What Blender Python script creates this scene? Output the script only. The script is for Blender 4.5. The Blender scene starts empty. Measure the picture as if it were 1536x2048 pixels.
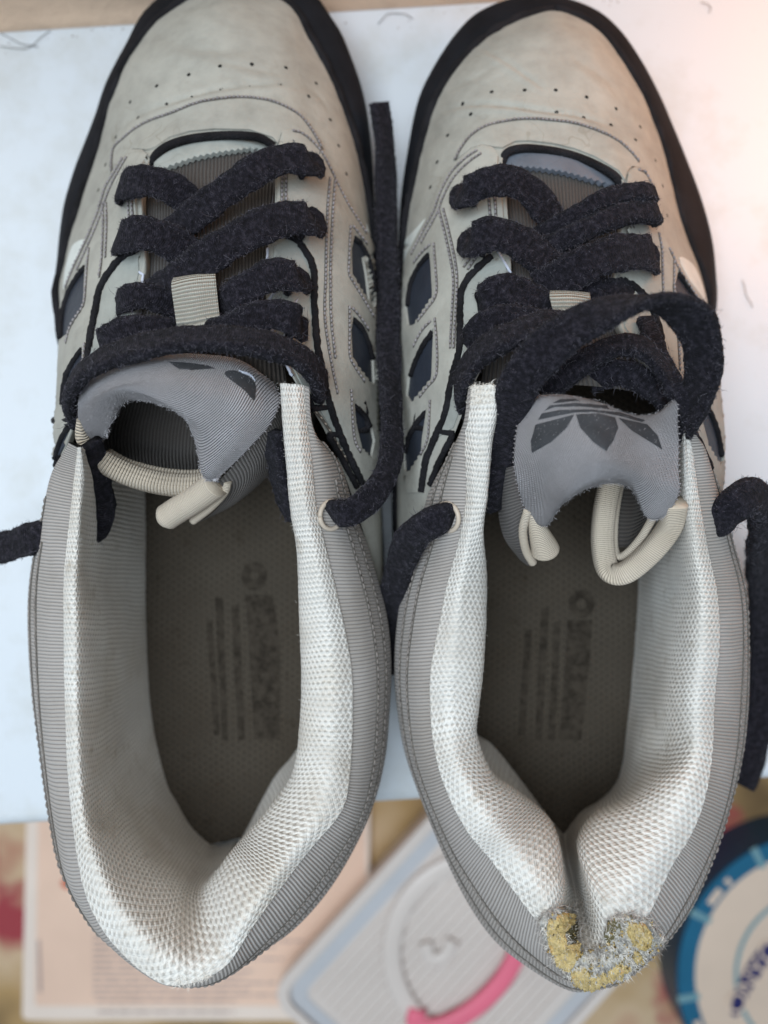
import bpy, math, random
import numpy as np
from mathutils import Vector
from mathutils.bvhtree import BVHTree
from mathutils.geometry import delaunay_2d_cdt

random.seed(7); RNG = np.random.default_rng(7)
S = 0.01                      # modelling unit is the centimetre, scene unit the metre
F, H = 1550.0, 28.0           # focal length in photo pixels, camera height over the sill (cm)
sc = bpy.context.scene
COL = sc.collection

# ------------------------------------------------------------------ camera, world, lamps, exposure
cam = bpy.data.cameras.new('camera'); co = bpy.data.objects.new('camera', cam); COL.objects.link(co)
co.location = (0, 0, H*S)
cam.sensor_fit = 'VERTICAL'; cam.sensor_height = 24.0; cam.lens = 24.0*F/2048.0
cam.clip_start = 0.01; cam.clip_end = 20
cam.dof.use_dof = True; cam.dof.focus_distance = 0.201; cam.dof.aperture_fstop = cam.lens/4.3
sc.camera = co
w = bpy.data.worlds.new('World'); sc.world = w; w.use_nodes = True
bg = w.node_tree.nodes['Background']; bg.inputs['Color'].default_value = (0.78, 0.90, 1.0, 1); bg.inputs['Strength'].default_value = 0.33

def area(name, loc, target, size, power, color):
    l = bpy.data.lights.new(name, 'AREA'); l.size = size; l.energy = power; l.color = color
    o = bpy.data.objects.new(name, l); COL.objects.link(o); o.location = loc
    o.rotation_euler = (Vector(target)-Vector(loc)).to_track_quat('-Z', 'Y').to_euler()
    return o
area('window_light', (-0.20, -0.04, 1.0), (0.0, 0.0, 0.03), 0.62, 12.6, (0.80, 0.91, 1.0))
area('wall_bounce_fill', (0.235, 0.165, 0.13), (0.17, 0.25, 0.0), 0.10, 0.30, (1.0, 0.44, 0.17))  # added warm fill, no real lamp there; stands in for wall bounce
sc.view_settings.view_transform = 'Standard'; sc.view_settings.look = 'None'
sc.view_settings.exposure = -0.12; sc.view_settings.gamma = 1.0
sc.cycles.use_denoising = True
sc.cycles.max_bounces = 8; sc.cycles.diffuse_bounces = 5; sc.cycles.glossy_bounces = 3

# ------------------------------------------------------------------ geometry helpers (centimetres)
def W(px, py, z): return np.array(((px-768)/F*(H-z), (1024-py)/F*(H-z), z))
def WP(pts): return np.array([W(*p[:3]) for p in pts])

def cr(P, t):
    """Catmull-Rom through the points P (n,k) at parameters t (0..n-1), open."""
    P = np.asarray(P, float); n = len(P)
    Q = np.vstack([2*P[0]-P[1], P, 2*P[-1]-P[-2]])
    i = np.clip(np.floor(t).astype(int), 0, n-2); f = (t-i)[:, None]
    a, b, c, d = Q[i], Q[i+1], Q[i+2], Q[i+3]
    return 0.5*(2*b+(c-a)*f+(2*a-5*b+4*c-d)*f**2+(3*b-a-3*c+d)*f**3)
def cr_closed(P, t):
    P = np.asarray(P, float); n = len(P)
    i = np.floor(t).astype(int); f = (t-i)[:, None]
    a, b, c, d = P[(i-1) % n], P[i % n], P[(i+1) % n], P[(i+2) % n]
    return 0.5*(2*b+(c-a)*f+(2*a-5*b+4*c-d)*f**2+(3*b-a-3*c+d)*f**3)
def smooth(P, n, closed=False):
    """resample a control polyline to n points evenly along its length"""
    P = np.asarray(P, float)
    m = len(P)*24
    t = np.linspace(0, len(P), m, endpoint=False) if closed else np.linspace(0, len(P)-1, m)
    Q = cr_closed(P, t) if closed else cr(P, t)
    if closed: Q = np.vstack([Q, Q[:1]])
    s = np.r_[0, np.cumsum(np.linalg.norm(np.diff(Q, axis=0), axis=1))]
    tt = np.linspace(0, s[-1], n+1)[:-1] if closed else np.linspace(0, s[-1], n)
    return np.stack([np.interp(tt, s, Q[:, k]) for k in range(Q.shape[1])], 1)
def surf(C, nu, nv, closed=False):
    """C (n stations, m rails, 3) -> grid (nu, nv, 3)"""
    C = np.asarray(C, float); n, m, _ = C.shape
    tu = np.linspace(0, n, nu, endpoint=False) if closed else np.linspace(0, n-1, nu)
    A = (cr_closed if closed else cr)(C.reshape(n, -1), tu).reshape(nu, m, 3)
    tv = np.linspace(0, m-1, nv)
    B = cr(A.transpose(1, 0, 2).reshape(m, -1), tv).reshape(nv, nu, 3)
    return B.transpose(1, 0, 2)
def gridfaces(nu, nv, closed=False):
    I = np.arange(nu*nv).reshape(nu, nv)
    if closed: I = np.vstack([I, I[:1]])
    return np.stack([I[:-1, :-1], I[1:, :-1], I[1:, 1:], I[:-1, 1:]], -1).reshape(-1, 4)
def griduv(G):
    du = np.linalg.norm(np.diff(G, axis=0), axis=2).mean(1); dv = np.linalg.norm(np.diff(G, axis=1), axis=2).mean(0)
    u = np.r_[0, np.cumsum(du)]; v = np.r_[0, np.cumsum(dv)]
    return np.stack(np.meshgrid(u, v, indexing='ij'), -1).reshape(-1, 2)

def raw(name, verts, faces, mat, parent=None, base=(0, 0, 0), uv=None, shade=True, kind=None):
    me = bpy.data.meshes.new(name)
    v = (np.asarray(verts, float)-np.asarray(base))*S
    me.from_pydata(v.tolist(), [], [list(map(int, f)) for f in faces]); me.update()
    if uv is not None:
        lay = me.uv_layers.new(name='UVMap'); li = np.empty(len(me.loops), int)
        me.loops.foreach_get('vertex_index', li); lay.data.foreach_set('uv', np.asarray(uv, np.float32)[li].ravel())
    if shade: me.polygons.foreach_set('use_smooth', [True]*len(me.polygons))
    if mat is not None: me.materials.append(mat)
    o = bpy.data.objects.new(name, me); COL.objects.link(o)
    if parent is not None: o.parent = parent
    else: o.location = np.asarray(base)*S
    if kind: o['kind'] = kind
    return o
def tag(o, label=None, cat=None, group=None, kind=None):
    for k, v in (('label', label), ('category', cat), ('group', group), ('kind', kind)):
        if v: o[k] = v
    return o

class Shoe:
    """an empty at the shoe's base, and methods that add parts to it"""
    def __init__(s, name, label, base):
        s.base = np.array(base, float)
        s.root = bpy.data.objects.new(name, None); COL.objects.link(s.root); s.root.location = s.base*S
        s.root.empty_display_size = 0.02
        tag(s.root, label, 'sneaker', 'pair of worn sneakers on the sill')
        s.fuzz_v, s.fuzz_f = [], []; s.nf = 0
    def mesh(s, name, v, f, mat, uv=None, parent=None, shade=True, kind=None):
        return raw(name, v, f, mat, parent or s.root, s.base, uv, shade, kind)
    def grid(s, name, G, mat, closed=False, parent=None, uvs=None):
        nu, nv, _ = G.shape
        return s.mesh(name, G.reshape(-1, 3), gridfaces(nu, nv, closed), mat, griduv(G) if uvs is None else uvs, parent)

def bvh_of(G, closed=False):
    nu, nv, _ = G.shape
    return BVHTree.FromPolygons([Vector(p) for p in G.reshape(-1, 3)], gridfaces(nu, nv, closed).tolist())
CAMP = Vector((0, 0, H))
def hit(bvh, px, py, zf=5.0):
    d = Vector(((px-768)/F, (1024-py)/F, -1)).normalized()
    p, n, i, _ = bvh.ray_cast(CAMP, d)
    if p is None:
        q = Vector(W(px, py, zf)); p, n, i, _ = bvh.find_nearest(q)
    if n.z < 0 and n.dot(d) > 0: n = -n
    return np.array(p), np.array(n)

def inside(P, poly):
    poly = np.asarray(poly); x, y = P[:, 0], P[:, 1]; r = np.zeros(len(P), bool); j = len(poly)-1
    for i in range(len(poly)):
        xi, yi = poly[i]; xj, yj = poly[j]
        c = ((yi > y) != (yj > y)) & (x < (xj-xi)*(y-yi)/((yj-yi) if abs(yj-yi) > 1e-9 else 1e-9)+xi)
        r ^= c; j = i
    return r
def dens(poly, step):
    out = []
    for a, b in zip(poly, poly[1:]+poly[:1]):
        a = np.array(a, float); b = np.array(b, float); n = max(1, int(np.linalg.norm(b-a)/step))
        out += [tuple(a+(b-a)*k/n) for k in range(n)]
    return out
def round_poly(pts, n):
    return [tuple(p) for p in smooth(np.array(pts, float), n, True)]

def overlay(shoe, name, poly, bvh, off, mat, holes=(), step=7, parent=None, zf=5.0, depth=0.06, noise=0.0, kind=None):
    """a panel cut to the outline `poly` (photo pixels), laid on the surface `bvh` with its own thickness"""
    loops = [dens(poly, step)]+[dens(h, step*0.7) for h in holes]
    pts, edges = [], []
    for L in loops:
        b = len(pts); pts += L; edges += [(b+i, b+(i+1) % len(L)) for i in range(len(L))]
    nb = len(pts)
    A = np.array(loops[0]); lo, hi = A.min(0), A.max(0)
    gx, gy = np.meshgrid(np.arange(lo[0], hi[0], step), np.arange(lo[1], hi[1], step))
    gx = gx+((np.arange(gx.shape[0]) % 2)*step/2)[:, None]
    g = np.stack([gx.ravel(), gy.ravel()], 1)
    ok = inside(g, loops[0])
    for L in loops[1:]: ok &= ~inside(g, L)
    g = g[ok]; B = np.array(pts)
    if len(g): g = g[np.min(np.linalg.norm(g[:, None]-B[None], axis=2), axis=1) > step*0.6]
    pts += [tuple(p) for p in g]
    v2, e2, f2, _, _, _ = delaunay_2d_cdt([Vector(p) for p in pts], edges, [], 0, 1e-5)
    V2 = np.array([tuple(v) for v in v2]); Fc = np.array([list(f) for f in f2])
    c = V2[Fc].mean(1); ok = inside(c, loops[0])
    for L in loops[1:]: ok &= ~inside(c, L)
    Fc = Fc[ok]
    used = np.unique(Fc); mp = -np.ones(len(V2), int); mp[used] = np.arange(len(used)); V2 = V2[used]; Fc = mp[Fc]
    E = np.sort(np.concatenate([Fc[:, [0, 1]], Fc[:, [1, 2]], Fc[:, [2, 0]]]), axis=1)
    eu, cnt = np.unique(E, axis=0, return_counts=True); be = eu[cnt == 1]; bv = np.unique(be)
    P, N = zip(*[hit(bvh, x, y, zf) for x, y in V2]); P = np.array(P); N = np.array(N)
    # smooth the normals over the panel
    acc = N.copy()
    for _ in range(3):
        a2 = acc.copy()
        for a, b in ((0, 1), (1, 2), (2, 0)):
            np.add.at(a2, Fc[:, a], acc[Fc[:, b]]); np.add.at(a2, Fc[:, b], acc[Fc[:, a]])
        acc = a2/np.linalg.norm(a2, axis=1)[:, None]
    N = acc
    o = np.full(len(V2), off); o[bv] = off*0.8
    if noise: o = o+RNG.normal(0, noise, len(V2))
    top = P+N*o[:, None]
    nv = len(top); nbv = len(bv); st_ = {v: nv+i for i, v in enumerate(bv)}; sk = {v: nv+nbv+i for i, v in enumerate(bv)}
    low = P[bv]-N[bv]*depth
    faces = Fc.tolist()+[[st_[a], st_[b], sk[b], sk[a]] for a, b in be]
    uv = np.vstack([V2, V2[bv], V2[bv]])/70.0
    return shoe.mesh(name, np.vstack([top, top[bv], low]), faces, mat, uv, parent, kind=kind)

def tube_geo(P, r, n=10, flat=1.0, N=None, cap=True):
    """tube along points P with radii r; flat < 1 squashes it along the normal hint N"""
    P = np.asarray(P, float); m = len(P); r = np.broadcast_to(np.asarray(r, float), (m,))
    T = np.gradient(P, axis=0); T /= np.linalg.norm(T, axis=1)[:, None]+1e-9
    N = np.tile([0, 0, 1.0], (m, 1)) if N is None else np.asarray(N, float)
    Sd = np.cross(T, N); Sd /= np.linalg.norm(Sd, axis=1)[:, None]+1e-9
    Nn = np.cross(Sd, T)
    a = np.linspace(0, 2*np.pi, n, endpoint=False)
    ca, sa = np.cos(a), np.sin(a)
    if flat < 1:   # rounded-rectangle cross-section
        ex = 0.42; ca = np.sign(ca)*np.abs(ca)**ex; sa = np.sign(sa)*np.abs(sa)**0.8
    V = P[:, None]+r[:, None, None]*(Sd[:, None]*ca[None, :, None]+Nn[:, None]*sa[None, :, None]*flat)
    s = np.r_[0, np.cumsum(np.linalg.norm(np.diff(P, axis=0), axis=1))]
    uv = np.stack(np.meshgrid(s, a/(2*np.pi), indexing='ij'), -1).reshape(-1, 2)
    I = np.arange(m*n).reshape(m, n); J = np.roll(I, -1, 1)
    f = np.stack([I[:-1], J[:-1], J[1:], I[1:]], -1).reshape(-1, 4).tolist()
    V = V.reshape(-1, 3)
    if cap:
        V = np.vstack([V, P[:1], P[-1:]]); uv = np.vstack([uv, uv[:1], uv[-1:]])
        f += [[m*n, J[0, k], I[0, k]] for k in range(n)]+[[m*n+1, I[-1, k], J[-1, k]] for k in range(n)]
    return V, f, uv
def tube(shoe, name, P, r, mat, n=10, flat=1.0, N=None, parent=None, kind=None):
    V, f, uv = tube_geo(P, r, n, flat, N)
    return shoe.mesh(name, V, f, mat, uv, parent, kind=kind)
def join_geo(L):
    V, Fa, o = [], [], 0
    for v, f in L:
        V.append(v); Fa += [[i+o for i in q] for q in f]; o += len(v)
    return np.vstack(V), Fa

def path_on(bvh, pts, n, off, zf=5.0):
    q = smooth(np.array(pts, float), n)
    P, N = zip(*[hit(bvh, x, y, zf) for x, y in q]); P = np.array(P); N = np.array(N)
    return P+N*off, N
def stitch_geo(bvh, pts, off=0.02, pitch=9.0, dash=0.72, r=0.036, zf=5.0):
    q = np.array(pts, float); L = np.linalg.norm(np.diff(q, axis=0), axis=1).sum()
    n = max(2, int(L/pitch)); P, N = path_on(bvh, pts, n*6+1, off, zf)
    out = []
    for k in range(n):
        seg = P[k*6:k*6+6]; i1 = max(2, int(6*dash)+1); seg = seg[:i1]; nn = N[k*6:k*6+i1]
        m = len(seg); sh = np.sin(np.linspace(0.15, np.pi-0.15, m))
        seg = seg+nn*(sh*0.02)[:, None]+RNG.normal(0, 0.004, 3)
        v, f, _ = tube_geo(seg, r*(0.6+0.4*sh), 5, 1.0, nn); out.append((v, f))
    return out

def fibres(P, N, n, lmin, lmax, wd=0.0045, spread=0.9):
    """n bent hairs rooted on random surface points"""
    k = RNG.integers(0, len(P), n); p = P[k]+RNG.normal(0, 0.02, (n, 3)); d = N[k]+RNG.normal(0, spread, (n, 3))
    d /= np.linalg.norm(d, axis=1)[:, None]; L = RNG.uniform(lmin, lmax, n)[:, None]
    b = RNG.normal(0, 0.55, (n, 3)); m = p+d*L*0.5; e = p+d*L*0.8+b*L*0.5
    s = np.cross(d, RNG.normal(0, 1, (n, 3))); s /= np.linalg.norm(s, axis=1)[:, None]+1e-9; s *= wd
    V = np.stack([p-s, p+s, m-s*0.8, m+s*0.8, e], 1).reshape(-1, 3)
    o = np.arange(n)[:, None]*5
    q = (o+np.array([[0, 1, 3, 2]])).tolist(); t = (o+np.array([[2, 3, 4]])).tolist()
    return V, q+t
def normals(V, Fc):
    N = np.zeros_like(V); q = np.array([f[:3] for f in Fc])
    fn = np.cross(V[q[:, 1]]-V[q[:, 0]], V[q[:, 2]]-V[q[:, 0]])
    for k in range(3): np.add.at(N, q[:, k], fn)
    return N/(np.linalg.norm(N, axis=1)[:, None]+1e-12)

def lace(shoe, pts, width=0.85, thick=0.18, Nh=None, fuzz=1.0, label=None, name='lace'):
    """a flat cotton lace through (px, py, z) points; Nh gives the facing of its broad side"""
    C = WP(pts); seg = np.linalg.norm(np.diff(C, axis=0), axis=1).sum(); n = max(24, int(seg/0.07))
    P = smooth(C, n)
    if Nh is None: N = np.tile([0.0, 0.0, 1.0], (n, 1))
    else: N = cr(np.array(Nh, float), np.linspace(0, len(Nh)-1, n)); N /= np.linalg.norm(N, axis=1)[:, None]
    T = np.gradient(P, axis=0); T /= np.linalg.norm(T, axis=1)[:, None]
    if Nh is None:      # where the lace dives, turn its face along the way it bends
        Sx = np.cross(T, N); bad = np.linalg.norm(Sx, axis=1) < 0.5
        hT = np.array([P[n//2, 0]-P[0, 0], P[n//2, 1]-P[0, 1], 0]); hT /= np.linalg.norm(hT)+1e-9
        Sx0 = np.cross(hT, [0, 0, 1.0])
        Sx[bad] = Sx0; Sx = Sx/np.linalg.norm(Sx, axis=1)[:, None]
        k = np.ones(5)/5
        Sx = np.stack([np.convolve(np.pad(Sx[:, i], 2, 'edge'), k, 'valid') for i in range(3)], 1)
        N = np.cross(Sx, T)
    s = np.linspace(0, 1, n)
    r = width/2*(1+0.05*np.sin(s*23+RNG.uniform(0, 6))+0.03*np.sin(s*61+RNG.uniform(0, 6)))
    V, f, uv = tube_geo(P, r, 22, thick/width, N)
    V = V+RNG.normal(0, 0.007, V.shape)
    o = shoe.mesh(name, V, f, M['lace'], uv)
    if label: o['label'] = label
    nn = normals(V, f)
    fv, ff = fibres(V, nn, int(seg*620*fuzz), 0.04, 0.15, 0.0060)
    fv2, ff2 = fibres(V, nn, int(seg*46*fuzz), 0.15, 0.40, 0.0060)
    for a, b in ((fv, ff), (fv2, ff2)):
        shoe.fuzz_v.append(a); shoe.fuzz_f += [[i+shoe.nf for i in q] for q in b]; shoe.nf += len(a)
    return o

# ------------------------------------------------------------------ materials
M = {}
def mat(name, col, rough=0.7, spec=0.35):
    m = bpy.data.materials.new(name); m.use_nodes = True; nt = m.node_tree; b = nt.nodes['Principled BSDF']
    b.inputs['Base Color'].default_value = (*col, 1); b.inputs['Roughness'].default_value = rough
    b.inputs['Specular IOR Level'].default_value = spec; M[name] = m
    return m, nt, b
def nd(nt, typ, **kw):
    n = nt.nodes.new(typ)
    for k, v in kw.items():
        if k in n.inputs: n.inputs[k].default_value = v
        else: setattr(n, k, v)
    return n
def L(nt, a, b): nt.links.new(a, b)
def math_(nt, op, a, b=None):
    n = nt.nodes.new('ShaderNodeMath'); n.operation = op
    for i, x in enumerate((a, b)):
        if x is None: continue
        if isinstance(x, (int, float)): n.inputs[i].default_value = x
        else: nt.links.new(x, n.inputs[i])
    return n.outputs[0]
def noise(nt, vec, scale, detail=4, rough=0.55):
    n = nd(nt, 'ShaderNodeTexNoise', Scale=scale, Detail=detail, Roughness=rough); L(nt, vec, n.inputs['Vector']); return n.outputs['Fac']
def ramp(nt, fac, stops):
    r = nt.nodes.new('ShaderNodeValToRGB'); e = r.color_ramp.elements
    while len(e) < len(stops): e.new(0.5)
    for x, (p, c) in zip(e, stops): x.position = p; x.color = (*c, 1)
    L(nt, fac, r.inputs['Fac']); return r.outputs['Color']
def mixc(nt, fac, a, b, typ='MIX'):
    n = nt.nodes.new('ShaderNodeMix'); n.data_type = 'RGBA'; n.blend_type = typ
    for i, x in ((0, fac), (6, a), (7, b)):
        if isinstance(x, (int, float)): n.inputs[i].default_value = x
        elif isinstance(x, tuple): n.inputs[i].default_value = (*x, 1)
        else: L(nt, x, n.inputs[i])
    return n.outputs[2]
def bump(nt, b, h, strength, dist, prev=None):
    n = nd(nt, 'ShaderNodeBump', Strength=strength, Distance=dist); L(nt, h, n.inputs['Height'])
    if prev is not None: L(nt, prev, n.inputs['Normal'])
    L(nt, n.outputs['Normal'], b.inputs['Normal']); return n.outputs['Normal']
def obj_co(nt): return nt.nodes.new('ShaderNodeTexCoord').outputs['Object']
def uv_co(nt):
    t = nt.nodes.new('ShaderNodeTexCoord'); s = nt.nodes.new('ShaderNodeSeparateXYZ'); L(nt, t.outputs['UV'], s.inputs[0])
    return t.outputs['UV'], s.outputs['X'], s.outputs['Y']

def nubuck(name, c1, c2, c3, rough=0.72):
    m, nt, b = mat(name, c1, rough, 0.3); co_ = obj_co(nt)
    big = noise(nt, co_, 38, 5, 0.6); mid = noise(nt, co_, 170, 6, 0.65); fine = noise(nt, co_, 3200, 3)
    c = ramp(nt, big, [(0.30, c2), (0.52, c1), (0.72, c3)])
    c = mixc(nt, 0.32, c, ramp(nt, mid, [(0.32, tuple(x*0.62 for x in c1)), (0.6, tuple(min(1, x*1.06) for x in c1))]), 'MIX')
    sc_ = nd(nt, 'ShaderNodeTexVoronoi', Scale=60.0); sc_.feature = 'DISTANCE_TO_EDGE'
    wv = nd(nt, 'ShaderNodeTexNoise', Scale=55.0, Detail=2.0); L(nt, co_, wv.inputs['Vector'])
    vm = nt.nodes.new('ShaderNodeVectorMath'); vm.operation = 'MULTIPLY_ADD'; L(nt, wv.outputs['Color'], vm.inputs[0]); vm.inputs[1].default_value = (0.03, 0.03, 0.03); L(nt, co_, vm.inputs[2])
    L(nt, vm.outputs[0], sc_.inputs['Vector'])
    crk = ramp(nt, sc_.outputs['Distance'], [(0.0, (0.80, 0.78, 0.74)), (0.012, (1, 1, 1))])
    gate = ramp(nt, noise(nt, co_, 24, 2), [(0.52, (0, 0, 0)), (0.66, (1, 1, 1))])
    c = mixc(nt, gate, c, mixc(nt, 1.0, c, crk, 'MULTIPLY'))
    L(nt, c, b.inputs['Base Color'])
    p = bump(nt, b, fine, 0.25, 0.0002); p = bump(nt, b, mid, 0.5, 0.0009, p)
    return m
nubuck('nubuck', (0.362, 0.355, 0.318), (0.270, 0.264, 0.236), (0.43, 0.42, 0.378))
nubuck('smooth_leather', (0.33, 0.345, 0.32), (0.30, 0.31, 0.29), (0.36, 0.37, 0.35), 0.55)
nubuck('shaded_leather', (0.13, 0.145, 0.175), (0.11, 0.125, 0.15), (0.16, 0.175, 0.21), 0.5)  # darker copy of the pale flap leather, shade put into its colour
nubuck('white_leather', (0.62, 0.65, 0.62), (0.58, 0.60, 0.57), (0.68, 0.7, 0.68), 0.5)
nubuck('navy_leather', (0.028, 0.034, 0.048), (0.022, 0.027, 0.040), (0.038, 0.045, 0.060), 0.5)

def plain(name, col, rough, bs=1500, bst=0.3, var=0.25, bd=0.0004, spec=0.35):
    m, nt, b = mat(name, col, rough, spec); co_ = obj_co(nt); n1 = noise(nt, co_, bs, 4); n2 = noise(nt, co_, bs/14, 4)
    c = ramp(nt, n2, [(0.3, tuple(x*(1-var) for x in col)), (0.7, tuple(min(1, x*(1+var)) for x in col))])
    L(nt, c, b.inputs['Base Color']); bump(nt, b, n1, bst, bd); return m
plain('rubber', (0.009, 0.010, 0.013), 0.6, 1200, 0.2, 0.3, 0.0003, 0.12)
plain('black_edge', (0.014, 0.0135, 0.016), 0.9, 1600, 0.9, 0.5, 0.0012, 0.2)
plain('cut_edge', (0.50, 0.53, 0.62), 0.8, 2200, 0.4)
plain('thread', (0.26, 0.24, 0.245), 0.75, 3500, 0.5)
plain('furrow_shade', (0.10, 0.09, 0.078), 0.95, 1500, 0.3)  # dark colour that paints the shade of a stitch groove
plain('thread_dark', (0.21, 0.185, 0.17), 0.8, 3500, 0.5)
plain('cream_plastic', (0.46, 0.39, 0.32), 0.4, 900, 0.05, 0.08)
plain('hole', (0.006, 0.006, 0.006), 1.0, 900, 0.0, 0.1)
plain('print', (0.035, 0.037, 0.042), 0.7, 3000, 0.3)
plain('crumb', (0.22, 0.15, 0.09), 0.9, 800, 0.2)
plain('hair', (0.03, 0.022, 0.016), 0.6, 500, 0.0)

# laces: braided cotton
m, nt, b = mat('lace', (0.022, 0.020, 0.023), 0.95, 0.12); uvv, u, v = uv_co(nt)
sh = math_(nt, 'ABSOLUTE', math_(nt, 'SUBTRACT', math_(nt, 'FRACT', math_(nt, 'MULTIPLY', v, 10.0)), 0.5))
hz = math_(nt, 'SINE', math_(nt, 'MULTIPLY', math_(nt, 'ADD', u, math_(nt, 'MULTIPLY', sh, 0.16)), 2*math.pi/0.058))
col_ = math_(nt, 'SINE', math_(nt, 'MULTIPLY', v, 2*math.pi*10))
oc = obj_co(nt); nz = noise(nt, oc, 750, 6, 0.75)
h = math_(nt, 'ADD', math_(nt, 'ADD', math_(nt, 'MULTIPLY', hz, 0.16), math_(nt, 'MULTIPLY', col_, 0.12)), math_(nt, 'MULTIPLY', nz, 2.2))
L(nt, ramp(nt, nz, [(0.34, (0.004, 0.0036, 0.005)), (0.50, (0.011, 0.0102, 0.0150)), (0.63, (0.031, 0.028, 0.038)), (0.78, (0.08, 0.076, 0.086))]), b.inputs['Base Color'])
bump(nt, b, h, 0.8, 0.0006)
b.inputs['Sheen Weight'].default_value = 0.03; b.inputs['Sheen Roughness'].default_value = 0.5
m, nt, b = mat('fuzz', (0.070, 0.066, 0.080), 0.8, 0.2)
m, nt, b = mat('pale_fibre', (0.82, 0.77, 0.70), 0.8, 0.2)

# ribbed knit: ribs run across the band (along v), spaced along u
def ribbed(name, col, groove, pitch, along='u', depth=0.0007, strength=0.9, fine=0.035, gmax=0.45):
    m, nt, b = mat(name, col, 0.85, 0.2); uvv, u, v = uv_co(nt); oc = obj_co(nt)
    a, c = (u, v) if along == 'u' else (v, u)
    wob = math_(nt, 'MULTIPLY', noise(nt, oc, 60, 2), 0.10)
    s = math_(nt, 'SINE', math_(nt, 'MULTIPLY', math_(nt, 'ADD', a, wob), 2*math.pi/pitch))
    s = math_(nt, 'MULTIPLY', math_(nt, 'ADD', s, 1.0), 0.5)
    t = math_(nt, 'SINE', math_(nt, 'MULTIPLY', c, 2*math.pi/fine))
    n1 = noise(nt, oc, 1400, 4, 0.6)
    hh = math_(nt, 'ADD', math_(nt, 'ADD', s, math_(nt, 'MULTIPLY', t, 0.10)), math_(nt, 'MULTIPLY', n1, 0.5))
    dirt = ramp(nt, noise(nt, oc, 45, 5), [(0.3, (0.82, 0.80, 0.77)), (0.6, (1, 1, 1))])
    cc = mixc(nt, 1.0, ramp(nt, s, [(0.0, groove), (gmax, col)]), dirt, 'MULTIPLY')
    L(nt, cc, b.inputs['Base Color']); bump(nt, b, hh, strength, depth)
    b.inputs['Sheen Weight'].default_value = 0.1
    return m
ribbed('knit', (0.44, 0.405, 0.38), (0.20, 0.182, 0.17), 0.105, depth=0.00032, gmax=0.26)
m, nt, b = mat('tongue_fabric', (0.26, 0.25, 0.27), 0.85, 0.2); uvv, u, v = uv_co(nt); oc = obj_co(nt)
tw = math_(nt, 'SINE', math_(nt, 'MULTIPLY', math_(nt, 'ADD', v, math_(nt, 'MULTIPLY', u, 0.45)), 2*math.pi/0.062))
t2 = math_(nt, 'SINE', math_(nt, 'MULTIPLY', u, 2*math.pi/0.04)); n1 = noise(nt, oc, 1600, 4, 0.65)
hh = math_(nt, 'ADD', math_(nt, 'ADD', tw, math_(nt, 'MULTIPLY', t2, 0.35)), math_(nt, 'MULTIPLY', n1, 1.3))
cc = mixc(nt, 1.0, ramp(nt, math_(nt, 'MULTIPLY', math_(nt, 'ADD', hh, 1.0), 0.33), [(0.1, (0.33, 0.315, 0.33)), (0.6, (0.56, 0.54, 0.56))]), ramp(nt, noise(nt, oc, 70, 5), [(0.3, (0.80, 0.79, 0.78)), (0.6, (1, 1, 1))]), 'MULTIPLY')
L(nt, cc, b.inputs['Base Color']); bump(nt, b, hh, 0.9, 0.00045)
ribbed('tongue_side', (0.21, 0.19, 0.18), (0.11, 0.098, 0.092), 0.10, 'u')
ribbed('tongue_dark', (0.09, 0.078, 0.07), (0.05, 0.042, 0.038), 0.10, 'v')
ribbed('cream_rib', (0.66, 0.57, 0.46), (0.50, 0.41, 0.31), 0.085, 'u', 0.0008, 0.9)
ribbed('cream_fine', (0.68, 0.59, 0.48), (0.57, 0.48, 0.38), 0.055, 'u', 0.0004, 0.8)
ribbed('webbing', (0.52, 0.50, 0.44), (0.27, 0.26, 0.22), 0.10, 'v', 0.0008, 1.0, 0.05)

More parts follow.
